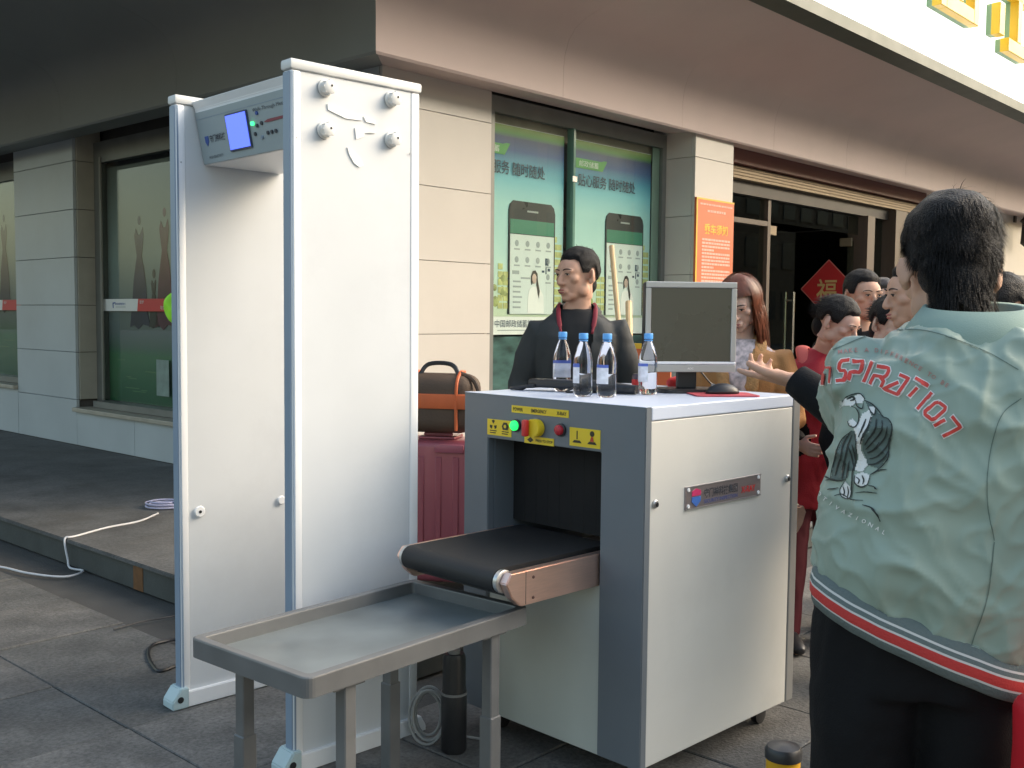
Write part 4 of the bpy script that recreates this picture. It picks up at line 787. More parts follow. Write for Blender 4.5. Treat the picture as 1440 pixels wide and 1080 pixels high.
def hand(bm, W, fwd, palm, s=1., curl=(.5, .5, .55, .6), thumb=.5, side=1, spread=1.):
    """palm + five fingers; W wrist, fwd finger direction, palm the way the palm faces; side +1 thumb at fwd x palm side"""
    f = Vector(fwd).normalized(); pn_ = Vector(palm); pn_ = (pn_-f*pn_.dot(f)).normalized(); t = f.cross(pn_)*side; W = Vector(W)
    def P(a, b_, c): return W+f*(a*s)+t*(b_*s)+pn_*(c*s)
    tube(bm, [P(-.02, 0, 0), P(.0, 0, 0), P(.03, .004, 0), P(.06, .002, .002), P(.088, 0, .002)], [.026*s, .028*s, .037*s, .041*s, .038*s], 14, up=pn_, flat=[.021*s, .019*s, .016*s, .014*s, .011*s])
    tube(bm, [P(.012, .022, .004), P(.045, .030, .010)], [.013*s, .015*s], 10)
    for i, (off, ln, r) in enumerate(((.029, .072, .0088), (.010, .080, .0092), (-.010, .074, .0088), (-.028, .058, .0078))):
        c = curl[i]; base = P(.084-abs(off)*.12, off, .001); d = (f+t*(off*1.6*spread)).normalized(); pts = [P(.06, off*.9, .001), base]; q = base; a = c*.45
        for seg in (.45, .30, .25):
            a_ = a; dd = d*cos(a_)+pn_*sin(a_); q = q+dd*(ln*seg*s); pts.append(q); a += c*.75
        tube(bm, pts, [r*s, r*1.05*s, r*.98*s, r*.88*s, r*.72*s], 10, up=pn_)
    b0 = P(.018, .026, .006); d0 = (f*.62+t*.72+pn_*.25*thumb).normalized(); d1 = (f*.9+t*.30+pn_*.6*thumb).normalized(); p1 = b0+d0*.038*s; p2 = p1+d1*.032*s; p3 = p2+(d1*.9+pn_*.3*thumb).normalized()*.024*s
    tube(bm, [b0, p1, p2, p3], [.014*s, .0115*s, .0100*s, .0078*s], 10)
def rings(bm, rows, n=32, pw=1.0):
    """loft of horizontal rings (cx, cy, z, rx, ry, tilt_x) capped at both ends"""
    R_ = []
    for row in rows:
        cx, cy, z, rx, ry = row[:5]; tl = row[5] if len(row) > 5 else 0.
        rr_ = []
        for k in range(n):
            a = 2*pi*k/n; ca, sa = cos(a), sin(a); ex = abs(ca)**.85*(1 if ca > 0 else -1); ey = abs(sa)**.85*(1 if sa > 0 else -1)
            rr_.append(bm.verts.new((cx+rx*ex, cy+ry*ey, z+tl*rx*ex)))
        R_.append(rr_)
    fs = []
    for A, B in zip(R_, R_[1:]):
        for k in range(n): fs.append(bm.faces.new((A[k], A[(k+1) % n], B[(k+1) % n], B[k])))
    fs.append(bm.faces.new(R_[0][::-1])); fs.append(bm.faces.new(R_[-1])); bmesh.ops.recalc_face_normals(bm, faces=fs)
TORSO = [(.84, .150, .105), (.93, .165, .115), (1.03, .148, .100), (1.15, .145, .098), (1.28, .163, .110), (1.35, .166, .104), (1.40, .148, .088), (1.435, .105, .072), (1.465, .070, .060), (1.49, .058, .055)]
def wr(c, amp=.010, sx=6., seed=0.):      # cloth folds: stretched noise
    q = Vector((c.x*sx*1.3+seed, c.y*sx*1.3, c.z*sx*.55)); w = Vector((c.x*3+seed, c.y*3, c.z*16+4*noise.noise(q)))
    return amp*(.9*noise.noise(q)+.45*noise.noise(q*2.3)+.30*noise.noise(w))
def short_line(az):                     # hairline of a short-haired head
    a = abs(az)
    if a < .65: return .44+.03*smooth(.3, .65, a)
    if a < .90: return .47-.12*smooth(.65, .90, a)
    if a < 1.42: return .35-.54*smooth(.90, 1.08, a)
    if a < 1.75: return -.19+.24*smooth(1.42, 1.52, a)
    return .05-.50*smooth(1.75, 2.0, a)-.12*smooth(2.0, 2.6, a)
def person(name, label, x, y, z0, H, face, head=(0, 0, 0), hoff=(0, 0, 0), lean=0., side=0., arms=None, skin=None, hair='short', hairm=None, top=None, topm=None, sleevem=None, infl=.028, hem=.88, opening=None, shirtm=None, trousm=None, female=False, hands=('L', 'R'), curls=None, vox=.0075, hvox=.005, legs=True, group=None, seed=0., faceon=True, sleeve_end=1., hthick=.012, nstr=900, fold=.010):
    k = H/1.75; skin = skin or m_skin; F = radians(face)
    def bend(p): return Vector((p[0]+side*(p[2]-.92), p[1]+lean*(p[2]-.92) if p[2] > .92 else p[1], p[2]))
    A = {'L': [(-.178, 0, 1.375), (-.24, -.02, 1.12), (-.235, .07, .88)], 'R': [(.178, 0, 1.375), (.24, -.02, 1.12), (.235, .07, .88)]}
    for s, v in (arms or {}).items(): A[s] = [A[s][0] if v[0] is None else v[0], v[1], v[2]]+list(v[3:])
    hc = bend((0, .028, 1.632))+Vector(hoff); Mh = T(*hc) @ Euler((radians(head[1]), radians(head[2]), radians(-head[0])), 'XYZ').to_matrix().to_4x4()
    K = Matrix.Diagonal((k, k, k, 1))
    # skin: one continuous surface
    b = BM(); nk = hc+Mh.to_3x3() @ Vector((0, -.012, -.085)); rings(b, [(*bend((0, 0, z))[:2], z, rx*.97, ry*.97) for z, rx, ry in TORSO if z < nk.z-.02])
    nb_ = Vector(bend((0, -.008, 1.40))); tube(b, [nb_, nb_.lerp(nk, .5), nk], [.066, .056, .050], 20)
    for s in 'LR':
        S_, E_, W_ = [Vector(p) for p in A[s][:3]]; S_ = bend(S_); tube(b, [bend((S_.x*.55, S_.y, S_.z-.01)), S_, S_.lerp(E_, .5), E_, E_.lerp(W_, .35), W_], [.05, .052, .045, .038, .038, .026], 14)
    if legs:
        for s in (-1, 1): tube(b, [(s*.085, 0, .95), (s*.09, .005, .75), (s*.095, .012, .50), (s*.097, .0, .30), (s*.10, -.015, .09), (s*.10, -.01, .04)], [.09, .082, .058, .052, .037, .036], 14); tube(b, [(s*.10, -.04, .035), (s*.105, .06, .03), (s*.11, .16, .022)], [.034, .038, .028], 10)
    body = remesh(b, .011, 3); b = BM(); head_parts(b, Mh, female)
    for s in hands:
        a = A[s]; W_ = Vector(a[2]); fw = Vector(a[3]) if len(a) > 3 else (W_-Vector(a[1])); pm = Vector(a[4]) if len(a) > 4 else Vector((1 if s == 'L' else -1, 0, 0))
        hand(b, W_, fw, pm, .98 if not female else .9, curl=(curls or {}).get(s, (.45, .5, .55, .6)), side=(a[5] if len(a) > 5 else (-1 if s == 'L' else 1)))
    bm2 = BM(); bm2.from_mesh(body); me2 = to_me(b); bm2.from_mesh(me2); me2.user_clear() if False else None
    body2 = remesh(bm2, hvox, 4, .5); bpy.data.meshes.remove(body)
    body2.transform(K); root = obj(name, body2, skin, None, 'all', loc=(x, y, z0), rz=-F); tag(root, label, 'person', group)
    MhK = K @ Mh
    if faceon: face_bits(root, MhK, female)
    # hair
    hm = hairm or m_hairk
    if hair:
        b = BM()
        if hair == 'short':
            th = lambda az, el: hthick*(.35+.65*smooth(.0, .9, el)); hair_cap(b, MhK, short_line, th); ellip(b, MhK @ Vector((0, -.048, -.040)), (.050*k, .036*k, .046*k)); strands(b, MhK, short_line, th, nstr, lambda az, el: .007+.010*smooth(.3, 1., el), lambda az, el: (.15*sin(az), .35, -.25, .45), seed=int(seed*10)+3)
        elif hair == 'long':
            ln = lambda az: .46 if abs(az) < .7 else .46-.75*smooth(.9, 1.6, abs(az)); th = lambda az, el: .012+.008*smooth(.2, 1, el); hair_cap(b, MhK, ln, th); long_hair(b, MhK, int(seed*10)+5)
        elif hair == 'tied':
            ln = lambda az: short_line(az)-.05; th = lambda az, el: .010; hair_cap(b, MhK, ln, th); strands(b, MhK, ln, th, nstr, lambda az, el: .05, lambda az, el: (-.2*sin(az), -.9, -.2, .05), seed=4, jitter=.12); ellip(b, MhK @ Vector((0, -.06, -.05)), (.056*k, .045*k, .06*k))
        obj('hair', b, hm, root, 'all')
    # upper garment
    if topm:
        b = BM(); rows = [(z, rx, ry) for z, rx, ry in (top or TORSO)]; rows = [r for r in rows if r[0] >= hem-.001]; r0 = (top or TORSO)[0]
        rows = [(hem, rows[0][1], rows[0][2])]+rows if rows[0][0] > hem+.01 else rows
        rings(b, [(*bend((0, 0, z))[:2], z, rx+infl*(1-.55*smooth(1.34, 1.45, z)), ry+infl*(1-.4*smooth(1.34, 1.45, z))) for z, rx, ry in rows if z < 1.48], 40)
        for s in 'LR':
            S_, E_, W_ = [Vector(p) for p in A[s][:3]]; S_ = bend(S_); We = E_.lerp(W_, sleeve_end*.97)
            tube(b, [bend((S_.x*.5, S_.y, S_.z-.02)), S_+Vector((0, 0, -.008)), S_.lerp(E_, .5), E_, E_.lerp(We, .5), We], [.058, .052+infl*.6, .054+infl*.7, .048+infl*.7, .042+infl*.6, .033+infl*.45], 18)
        me = remesh(b, vox, 5); displace(me, lambda c: wr(c, fold, 7., seed)); me.transform(K)
        mats = [topm, sleevem or topm]
        if sleevem:
            segs_ = []
            for s in 'LR': S_, E_, W_ = [Vector(p)*k for p in A[s][:3]]; segs_ += [(S_.lerp(E_, .12), E_), (E_, W_)]
            for p in me.polygons:
                c = p.center
                if abs(c.x) < .155*k and c.z > .9 and c.y < .1: continue
                for a_, e_ in segs_:
                    d_ = e_-a_; tt = max(0, min(1, (c-a_).dot(d_)/d_.length_squared))
                    if (c-(a_+d_*tt)).length < .115*k and tt > 0: p.material_index = 1; break
        if opening:
            w0, w1, zc = opening; bm_ = BM(); bm_.from_mesh(me)
            kill = [v for v in bm_.verts if v.co.y > .02+lean*(v.co.z-.92) and v.co.z < zc*k and v.co.z > .86*k and abs(v.co.x-side*(v.co.z-.92)) < w0+(w1-w0)*smooth(1.0, 1.45, v.co.z/k)]
            bmesh.ops.delete(bm_, geom=kill, context='VERTS'); bm_.to_mesh(me); bm_.free()
        jk = obj('jacket', me, mats, root, 'all')
        if shirtm:
            b = BM(); rings(b, [(*bend((0, 0, z))[:2], z, rx+.012, ry+.012) for z, rx, ry in TORSO if z < 1.47], 36); me = remesh(b, .010, 3); displace(me, lambda c: wr(c, .006, 8., seed+5)); me.transform(K); obj('shirt', me, shirtm, root, 'all')
    if trousm:
        b = BM(); rings(b, [(0, 0, .80, .155, .115), (0, 0, .90, .172, .125), (0, 0, 1.0, .160, .112)], 32)
        for s in (-1, 1): tube(b, [(s*.08, 0, .92), (s*.092, .005, .72), (s*.098, .015, .50), (s*.10, .005, .28), (s*.103, -.005, .06)], [.105, .098, .078, .070, .064], 18)
        me = remesh(b, .010, 4); displace(me, lambda c: wr(c, .009, 7., seed+9)); me.transform(K); obj('trousers', me, trousm, root, 'all')
        for s in (-1, 1):
            b = BM(); tube(b, [(s*.104, -.075, .045), (s*.104, -.02, .055), (s*.106, .06, .045), (s*.110, .15, .030), (s*.112, .19, .025)], [.030, .042, .045, .040, .022], 14, flat=[.035, .050, .040, .028, .018]); me = remesh(b, .008, 3); me.transform(K); obj('shoe', me, m_blk, root, 'all')
    root['_k'] = k
    return root, Mh, K, A, bend
def long_hair(bm, MhK, seed, count=1500):
    rg = np.random.default_rng(seed); c = Vector((0, -.014, .028)); R = Vector((.090, .110, .104))
    for i in range(count):
        az = rg.uniform(-pi, pi); bang = abs(az) < .95; el0 = rg.uniform(.5, 1.45); drop = rg.uniform(.12, .30) if not bang else 0; ex = rg.uniform(.95, 1.12); pts = []; wv = rg.uniform(0, 6)
        elmin = .34-.25*max(0, abs(az)-.55) if bang else -.25; n = 6
        for k in range(n+1):
            el = el0+(elmin-el0)*k/n; a2 = az*(1+.12*k/n) if bang else az; p = c+Vector((R.x*cos(el)*sin(a2), R.y*cos(el)*cos(a2), R.z*sin(el)))*ex; pts.append(p)
        if not bang:
            q = pts[-1].copy(); out = Vector((sin(az), cos(az)*.8-.15, 0)); tuck = -.35 if abs(az) < 1.4 else .0
            if abs(az) < 1.5: out.y -= .5
            for k in range(6): q = q+Vector((0, 0, -drop/6))+out*(.006*sin(wv+k*1.1)-.002*tuck); pts.append(q.copy())
        w = rg.uniform(.0022, .0042); prev = None
        for k, p in enumerate(pts):
            d = Vector((cos(az), -sin(az), .15)).normalized(); ww = w*(1-.8*max(0, (k-len(pts)+4)/4)); a_, b_ = bm.verts.new(MhK @ (p-d*ww)), bm.verts.new(MhK @ (p+d*ww))
            if prev: bm.faces.new((prev[0], prev[1], b_, a_))
            prev = (a_, b_)
def collar(root, bend, K, z0, z1, r0, r1, m, name='collar', gap=.0, tilt=0., cy=0.0, thick=.010, ry=.95):
    b = BM(); n = 44; R_ = []
    for (rr_, z, t) in ((r0, z0, 0), (r0+.002, (z0+z1)/2, 0), (r1, z1, 0), (r1-thick, z1-.002, 0), (r1-thick, z0, 0)):
        row = []
        for k in range(n+1):
            a = pi/2+gap+(2*pi-2*gap)*k/n; p = bend((0, cy, z)); row.append(b.verts.new((p[0]+rr_*cos(a), p[1]+rr_*ry*sin(a), z+tilt*rr_*sin(a)*-1)))
        R_.append(row)
    for A_, B_ in zip(R_, R_[1:]):
        for k in range(n): b.faces.new((A_[k], A_[k+1], B_[k+1], B_[k]))
    bmesh.ops.recalc_face_normals(b, faces=b.faces); me = to_me(b); me.transform(K); return obj(name, me, m, root, 'all')
def px(x, y, Y): return at_y(x, y, Y)
# ---- guard in the dark bomber, looking to one side
m_cg = mat('cloth_charcoal', (.034, .037, .038), .75, var=.12, bump=.25, bscale=350); m_ck = mat('cloth_black', (.008, .008, .009), .8, var=.2, bump=.2, bscale=300, spec=.2); m_cm = mat('cloth_maroon', (.22, .015, .03), .7, var=.1, bump=.2, bscale=300); m_tk = mat('tee_black', (.010, .010, .011), .8)
P = px(810, 433, 4.68)
g, Mh, K, A, bend = person('person', 'man in a charcoal bomber jacket looking sideways behind the scanner', P.x+.005, 4.68, 0, 1.783, 184, head=(46, -2, 0), hoff=(.0, .0, -.022), topm=m_cg, infl=.026, hem=.86, opening=(.045, .07, 1.52), shirtm=m_tk, trousm=m_ck, seed=1.3, nstr=1600, hthick=.010, arms={'L': [(-.168, 0, 1.375), (-.238, -.03, 1.13), (-.23, .08, .90)], 'R': [(.168, 0, 1.375), (.238, -.03, 1.13), (.23, .08, .90)]})
collar(g, bend, K, 1.425, 1.488, .106, .086, m_cg, 'collar', gap=.95, cy=-.004, tilt=.05)
for s in (-1, 1):
    b = BM(); tube(b, catmull([(s*.075, -.005, 1.490), (s*.080, .040, 1.478), (s*.078, .085, 1.43), (s*.066, .118, 1.36)], 6), [.007]*8+[.010]*8+[.006]*3, 12, flat=.005); me = to_me(b); me.transform(K); obj('collar_edge', me, m_cm, g, 'all')
b = BM(); prism(b, [(-.014, -.016), (.0, .018), (.014, -.016), (.006, -.016), (0, -.004), (-.006, -.016)], 'y', 0, .003); me = to_me(b); me.transform(K @ T(-.105, .150, 1.24) @ Euler((0, 0, radians(18))).to_matrix().to_4x4()); obj('chest_badge', me, m_cm, g)
# ---- woman in the camel coat
m_camel = mat('cloth_camel', (.40, .19, .065), .8, var=.12, bump=.3, bscale=200); m_fleece = mat('fleece_lapel', (.46, .25, .10), .9, var=.25, scale=40, bump=.6, bscale=120); m_blouse = mat('blouse_print', (.60, .50, .50), .7, var=.6, scale=45)
P = px(1043, 433, 4.55)
w, Mh, K, A, bend = person('person', 'auburn-haired woman in a camel coat looking down behind the monitor', P.x, 4.55, 0, 1.64, 196, head=(14, -22, 3), hoff=(0, .03, -.01), lean=.04, skin=m_skinl, female=True, hair='long', hairm=m_hairr, topm=m_camel, infl=.034, hem=.80, opening=(.035, .06, 1.5), shirtm=m_blouse, trousm=m_ck, seed=2.1, arms={'R': [None, (.235, .06, 1.10), (.06, .30, 1.10), (-.8, .55, .12), (-.2, -.3, .9), 1], 'L': [None, (-.235, .05, 1.10), (-.09, .31, 1.11), (.55, .7, .1), (.2, -.3, .9), -1]}, curls={'L': (.9, 1., 1., 1.1), 'R': (.9, 1., 1., 1.1)})
for s in (-1, 1):
    b = BM(); tube(b, catmull([(s*.065, -.02, 1.475), (s*.085, .05, 1.46), (s*.080, .125, 1.36), (s*.055, .150, 1.22)], 6), [.010]+[.035]*12+[.03]*5+[.012], 12, flat=[.008]+[.014]*17+[.006]); me = to_me(b); displace(me, lambda c: .006*noise.noise(c*60)); me.transform(K); obj('lapel', me, m_fleece, w, 'all')
b = BM(); tube(b, catmull([(.14, -.02, 1.45), (.11, .11, 1.36), (.02, .158, 1.18), (-.09, .155, 1.0), (-.16, .10, .86)], 6), .016, 8, flat=.004); me = to_me(b); me.transform(K); st = obj('bag_strap', me, m_cm, w, 'all')
Bk = w.matrix_basis @ (K @ Vector((-.015, .37, 1.155))); bkt = obj('document_wallet', box(BM(), -.075, .075, -.05, .05, -.006, .006, .003), mat('wallet_red', (.20, .05, .05), .5), loc=Bk, rz=radians(15)); bkt.rotation_euler = (radians(14), radians(-10), radians(20)); tag(bkt, 'dark red wallet held by the woman in the camel coat', 'wallet')
# ---- young man with short hair facing the scanner
P = px(1209, 433, 4.85)
q, Mh, K, A, bend = person('person', 'young short-haired man in a black jacket with white piping', P.x, 4.85, 0, 1.68, 172, head=(-6, -2, 0), skin=m_skin, topm=m_ck, infl=.030, trousm=m_ck, seed=3.2, nstr=1600, hands=())
collar(q, bend, K, 1.43, 1.50, .105, .088, m_ck, gap=.30, tilt=.25)
for s in (-1, 1): b = BM(); tube(b, catmull([(s*.075, .075, 1.485), (s*.10, .09, 1.43), (s*.13, .13, 1.30)], 5), .003, 6); me = to_me(b); me.transform(K); obj('piping', me, m_pwhite, q)
# ---- woman with tied black hair, head bowed, red jacket
m_rj = mat('cloth_red', (.36, .010, .022), .7, var=.12, bump=.2, bscale=200); m_coral = mat('cloth_coral', (.62, .12, .10), .75); m_dred = mat('cloth_darkred', (.10, .008, .014), .75, var=.15); m_purp = mat('cloth_purple', (.10, .04, .22), .7)
P = px(1148, 433, 4.62)
r, Mh, K, A, bend = person('person', 'woman with bowed head and black hair in a red and black jacket', P.x, 4.62, 0, 1.585, 172, head=(-38, -26, 0), hoff=(.01, .075, -.035), lean=.10, side=-.06, skin=m_skinl, female=True, hair='tied', topm=m_rj, sleevem=m_ck, infl=.032, hem=.70, trousm=m_dred, seed=4.4, nstr=1200, arms={'R': [None, (.25, .02, 1.12), (.16, .22, 1.02), (-.2, .9, -.1), (-.9, 0, 0), 1], 'L': [None, (-.24, .02, 1.12), (-.16, .24, 1.02)]})
for s, mm in ((1, m_coral), (-1, m_coral)): b = BM(); tube(b, catmull([(s*.05, -.04, 1.47), (s*.09, .02, 1.46), (s*.10, .12, 1.34), (s*.07, .165, 1.16)], 6), [.01]+[.030]*17+[.01], 12, flat=.012); me = to_me(b); me.transform(K @ T(0, .03, 0)); obj('hood_edge', me, mm, r, 'all')
# ---- others in the queue
P = px(1290, 433, 3.45)
person('person', 'man in profile in a black jacket, just past the man in the green jacket', P.x+.02, 3.45, 0, 1.655, 270-180+180, head=(0, -6, 0), skin=m_skin, topm=m_ck, infl=.03, trousm=m_ck, seed=5.1, nstr=1200, hands=())
P = px(1240, 433, 4.10)
o_, Mh, K, A, bend = person('person', 'black-haired woman with a bright pink scarf in the queue', P.x, 4.10, 0, 1.555, 150, head=(10, -20, 0), hoff=(0, .03, -.01), skin=m_skinl, female=True, hair='tied', topm=m_ck, infl=.03, trousm=m_ck, seed=6.1, nstr=700, hands=())
collar(o_, bend, K, 1.42, 1.475, .125, .10, mat('scarf_pink', (.70, .02, .10), .8, bump=.5, bscale=40), 'scarf', gap=.02, thick=.03)
P = px(1232, 433, 5.3)
person('person', 'brown-haired person far back by the glass doors', P.x+.03, 5.3, 0, 1.66, 190, hairm=m_hairb, topm=m_ck, infl=.03, trousm=m_ck, seed=7.7, nstr=500, hands=())
m_puff = mat('puffer_grey', (.10, .11, .12), .45, var=.15)
P = px(1402, 433, 3.1)
pf_, Mh, K, A, bend = person('person', 'man with bowed head in a grey quilted jacket', P.x+.03, 3.1, 0, 1.60, 225, head=(35, -25, 0), hoff=(0, .04, -.015), topm=m_puff, infl=.045, trousm=m_ck, seed=8.3, nstr=1200, hands=(), fold=.016)
collar(pf_, bend, K, 1.42, 1.50, .125, .105, mat('scarf_plum', (.07, .01, .03), .8), 'scarf', gap=.1, thick=.02)
# ------------------------------------------------------------------ man in the green bomber, seen from behind
m_gj = mat('cloth_sage', (.300, .375, .310), .5, var=.06, scale=5, bump=.03, bscale=600, spec=.4); m_gr_ = mat('rib_grey', (.13, .16, .155), .8, bump=.3, bscale=200); m_ofw = mat('rib_white', (.62, .60, .57), .75); m_rb = mat('rib_red', (.55, .045, .04), .7, bump=.2, bscale=250); m_gc = mat('rib_sage', (.25, .34, .29), .8, bump=.15, bscale=500)
FX, FY, FACE = .742, 1.86, 17
BT = [(.94, .148, .112), (1.00, .165, .126), (1.10, .166, .128), (1.22, .164, .126), (1.31, .166, .118), (1.365, .162, .106), (1.405, .135, .090), (1.435, .100, .075), (1.455, .080, .066)]
f, Mh, K, A, bend = person('person', 'man in a sage green bomber jacket with a tiger print, pointing with one hand', FX, FY, 0, 1.75, FACE, head=(-10, -20, 2), hoff=(-.058, .055, -.085), lean=.05, side=.135, top=BT, topm=None, trousm=m_ck, hair=None, seed=9.4, arms={'L': [(-.175, .01, 1.355), (-.05, .27, 1.20), (-.235, .36, 1.325), (-.80, .60, .05), (.25, -.1, 1.0), -1], 'R': [(.19, -.02, 1.355), (.315, -.12, 1.13), (.27, .06, .92)]}, curls={'L': (.12, .75, .9, 1.0)}, faceon=False, hands=('L', 'R'))
TILT = -.36
b = BM(); rw = []
for z, rx, ry in BT:
    c = bend((0, 0, z)); rw.append((c[0], c[1], z-.012, rx+.042*(1-.4*smooth(1.33, 1.45, z)), ry+.035, TILT*smooth(1.22, .94, z)))
rings(b, rw, 48)
for s in 'LR':
    S_, E_, W_ = [Vector(p) for p in A[s][:3]]; S_ = bend(S_); We = E_.lerp(W_, .40 if s == 'L' else .93)
    tube(b, [bend((S_.x*.45, S_.y, S_.z-.02)), S_+Vector((0, -.005, -.004)), S_.lerp(E_, .35), S_.lerp(E_, .7), E_, E_.lerp(We, .5), We], [.066, .078, .086, .087, .084, .074, .052], 22)
me = remesh(b, .006, 8, .5)
def folds(c):
    q = Vector((c.x, c.y, c.z)); d = 0.
    d += .014*noise.noise(Vector((q.x*5+3, q.y*5, q.z*4)))                                   # broad drape
    hang = smooth(1.08, .93, q.z+.3*q.x*.0); d += .010*hang*noise.noise(Vector((q.x*26, q.y*26, q.z*5+7)))      # gathers over the rib
    sh_ = smooth(1.28, 1.42, q.z); d += .011*sh_*noise.noise(Vector((q.x*7-q.z*16, q.y*6, q.z*24+q.x*12)))      # pulls across the shoulders
    arm = smooth(.20, .27, q.x); d += .012*arm*noise.noise(Vector((q.x*9, q.y*9, q.z*26+3*noise.noise(q*9))))   # sleeve creases
    d += .008*noise.noise(Vector((q.x*11+q.z*9, q.y*11, q.z*13-q.x*6)))
    d += .012*smooth(.16, .06, abs(q.z-1.12-.25*(q.x-.10)))*smooth(.05, .22, q.x)*noise.noise(Vector((q.x*8, q.y*4, (q.z-.35*q.x)*22)))
    def ridge(v, p=3): return (1-abs(noise.noise(v)))**p
    d += .011*(ridge(Vector((q.x*4.5-q.z*3.0, q.y*4, q.z*7+q.x*5+2)), 5)-.25)*smooth(1.42, 1.30, q.z)
    d += .009*(ridge(Vector((q.x*6+q.z*5, q.y*5+3, q.z*6-q.x*7)), 6)-.2)*smooth(1.15, 1.30, q.z)
    d += .0045*(ridge(Vector((q.x*12-q.z*6, q.y*10, q.z*11+q.x*9)), 7)-.15)+.004*(ridge(Vector((q.x*16+q.z*10, q.y*14, q.z*15-q.x*12+5)), 7)-.15)
    return d
displace(me, folds)
jk = obj('jacket', me, m_gj, f, 'all')
bpy.context.view_layer.update()
MW = Matrix.Translation((FX, FY, 0)) @ Matrix.Rotation(-radians(FACE), 4, 'Z'); MWI = MW.inverted()
BV = BVHTree.FromPolygons([v.co.copy() for v in me.vertices], [tuple(p.vertices) for p in me.polygons])
# striped rib round the hem
def hem_band():
    b = BM(); n = 72; prof = [(0.0, .014), (.010, .004), (.018, .001), (.022, .0), (.030, -.002), (.034, -.002), (.052, -.002), (.056, 0.), (.070, .002), (.074, .014)]; cols = [0, 0, 1, 0, 1, 2, 1, 0, 0]
    z0, rx, ry = .945, .148+.046, .112+.038; R_ = []; c = bend((0, 0, .94))
    for dz, ins in prof:
        row = []
        for k in range(n):
            a = 2*pi*k/n; ca, sa = cos(a), sin(a); ex = abs(ca)**.85*(1 if ca > 0 else -1); ey = abs(sa)**.85*(1 if sa > 0 else -1)
            x = c[0]+(rx-ins)*ex; w_ = .004*noise.noise(Vector((ex*4, ey*4, 2))); row.append(b.verts.new((x+w_, c[1]+(ry-ins)*ey+w_, z0-dz+TILT*rx*ex)))
        R_.append(row)
    for i, (A_, B_) in enumerate(zip(R_, R_[1:])):
        for k in range(n): fc = b.faces.new((A_[k], A_[(k+1) % n], B_[(k+1) % n], B_[k])); fc.material_index = cols[i]
    bmesh.ops.recalc_face_normals(b, faces=b.faces); return b
obj('hem_rib', hem_band(), [m_gr_, m_ofw, m_rb], f, 'all')
# collar and cuffs
collar(f, bend, K, 1.405, 1.485, .110, .088, m_gc, 'collar', gap=.25, cy=-.002, tilt=-.12, thick=.012, ry=.92)
for s, e0 in (('L', .36), ('R', .90)):
    E_, W_ = Vector(A[s][1]), Vector(A[s][2]); p0, p1 = E_.lerp(W_, e0), E_.lerp(W_, 1.02); b = BM(); tube(b, [p0, p0.lerp(p1, .3), p0.lerp(p1, .8), p1], [.046, .043, .038, .035], 20); obj('cuff', b, m_ck, f, 'all')
# hair
def fline(az):
    a = abs(az); return .62 if a < .6 else .62-.55*smooth(.6, 1.2, a) if a < 1.35 else (.07-.55*smooth(1.45, 1.8, a) if a < 2.0 else -.42-.26*smooth(2.1, 2.7, a))
fth = lambda az, el: .004+.004*smooth(1.9, 2.4, abs(az))+.020*smooth(.05, .75, el)+.006*smooth(.6, 1.3, el)
b = BM(); hair_cap(b, Mh, fline, fth, seg=80, rng=48); ellip(b, Mh @ Vector((0, -.064, -.055)), (.055, .044, .070)); ellip(b, Mh @ Vector((0, -.050, -.025)), (.068, .056, .050))
strands(b, Mh, fline, fth, 9000, lambda az, el: .018+.018*smooth(.1, .8, el)-.014*smooth(1.0, 1.4, el), lambda az, el: (.45*sin(az)*(1-smooth(.9, 1.4, el))+.15+.25*smooth(.9, 1.4, el), .40*cos(az)-.05+.45*smooth(.9, 1.4, el), -.75+.72*smooth(.6, 1.4, el), .10), width=.0010, seed=11, jitter=.20, segs=5)
rg = np.random.default_rng(3)
for i in range(900):
    a_ = rg.uniform(-1.5, 1.5); z_ = rg.uniform(-.10, .0); rz_ = .056+.014*smooth(-.05, -.01, z_); p_ = Vector((rz_*sin(a_), -.062-.045*cos(a_), z_)); d_ = Vector((.25*sin(a_), -.25, -1)).normalized(); pv = None
    for k_ in range(4):
        q_ = p_+d_*(.009*k_); w_ = .0012*(1-.28*k_); v1, v2 = b.verts.new(Mh @ (q_-Vector((cos(a_), sin(a_), 0))*w_)), b.verts.new(Mh @ (q_+Vector((cos(a_), sin(a_), 0))*w_))
        if pv: b.faces.new((pv[0], pv[1], v2, v1))
        pv = (v1, v2)
obj('hair', b, m_hairk, f, 'all')
# ---- print on the back of the jacket: photo pixels carried on to the cloth along the view ray
def cast(x, y, off=.0016):
    d = ray(x, y); o = MWI @ CP; dl_ = (MWI.to_3x3() @ d).normalized(); h = BV.ray_cast(o, dl_)
    if h[0] is None: return None
    n_ = h[1] if h[1].dot(dl_) < 0 else -h[1]; return h[0]+n_*off
def ribbon(bm, pts, w, off=.0016, taper=0., step=2.2):
    P2 = [np.array(p, float) for p in pts]; out = [P2[0]]
    for a_, c_ in zip(P2, P2[1:]):
        n = max(1, int(np.linalg.norm(c_-a_)/step)); out += [a_+(c_-a_)*k/n for k in range(1, n+1)]
    prev = None; N = len(out)
    for i, p in enumerate(out):
        t = out[min(i+1, N-1)]-out[max(i-1, 0)]; t = t/(np.linalg.norm(t)+1e-9); s = np.array((-t[1], t[0])); ww = w*(1-taper*abs(2*i/(N-1)-1)**2 if N > 1 else 1)
        A_, B_ = cast(*(p-s*ww/2), off), cast(*(p+s*ww/2), off)
        if A_ is None or B_ is None: prev = None; continue
        cur = (bm.verts.new(A_), bm.verts.new(B_))
        if prev and (cur[0].co-prev[0].co).length < .03: bm.faces.new((prev[0], prev[1], cur[1], cur[0]))
        prev = cur
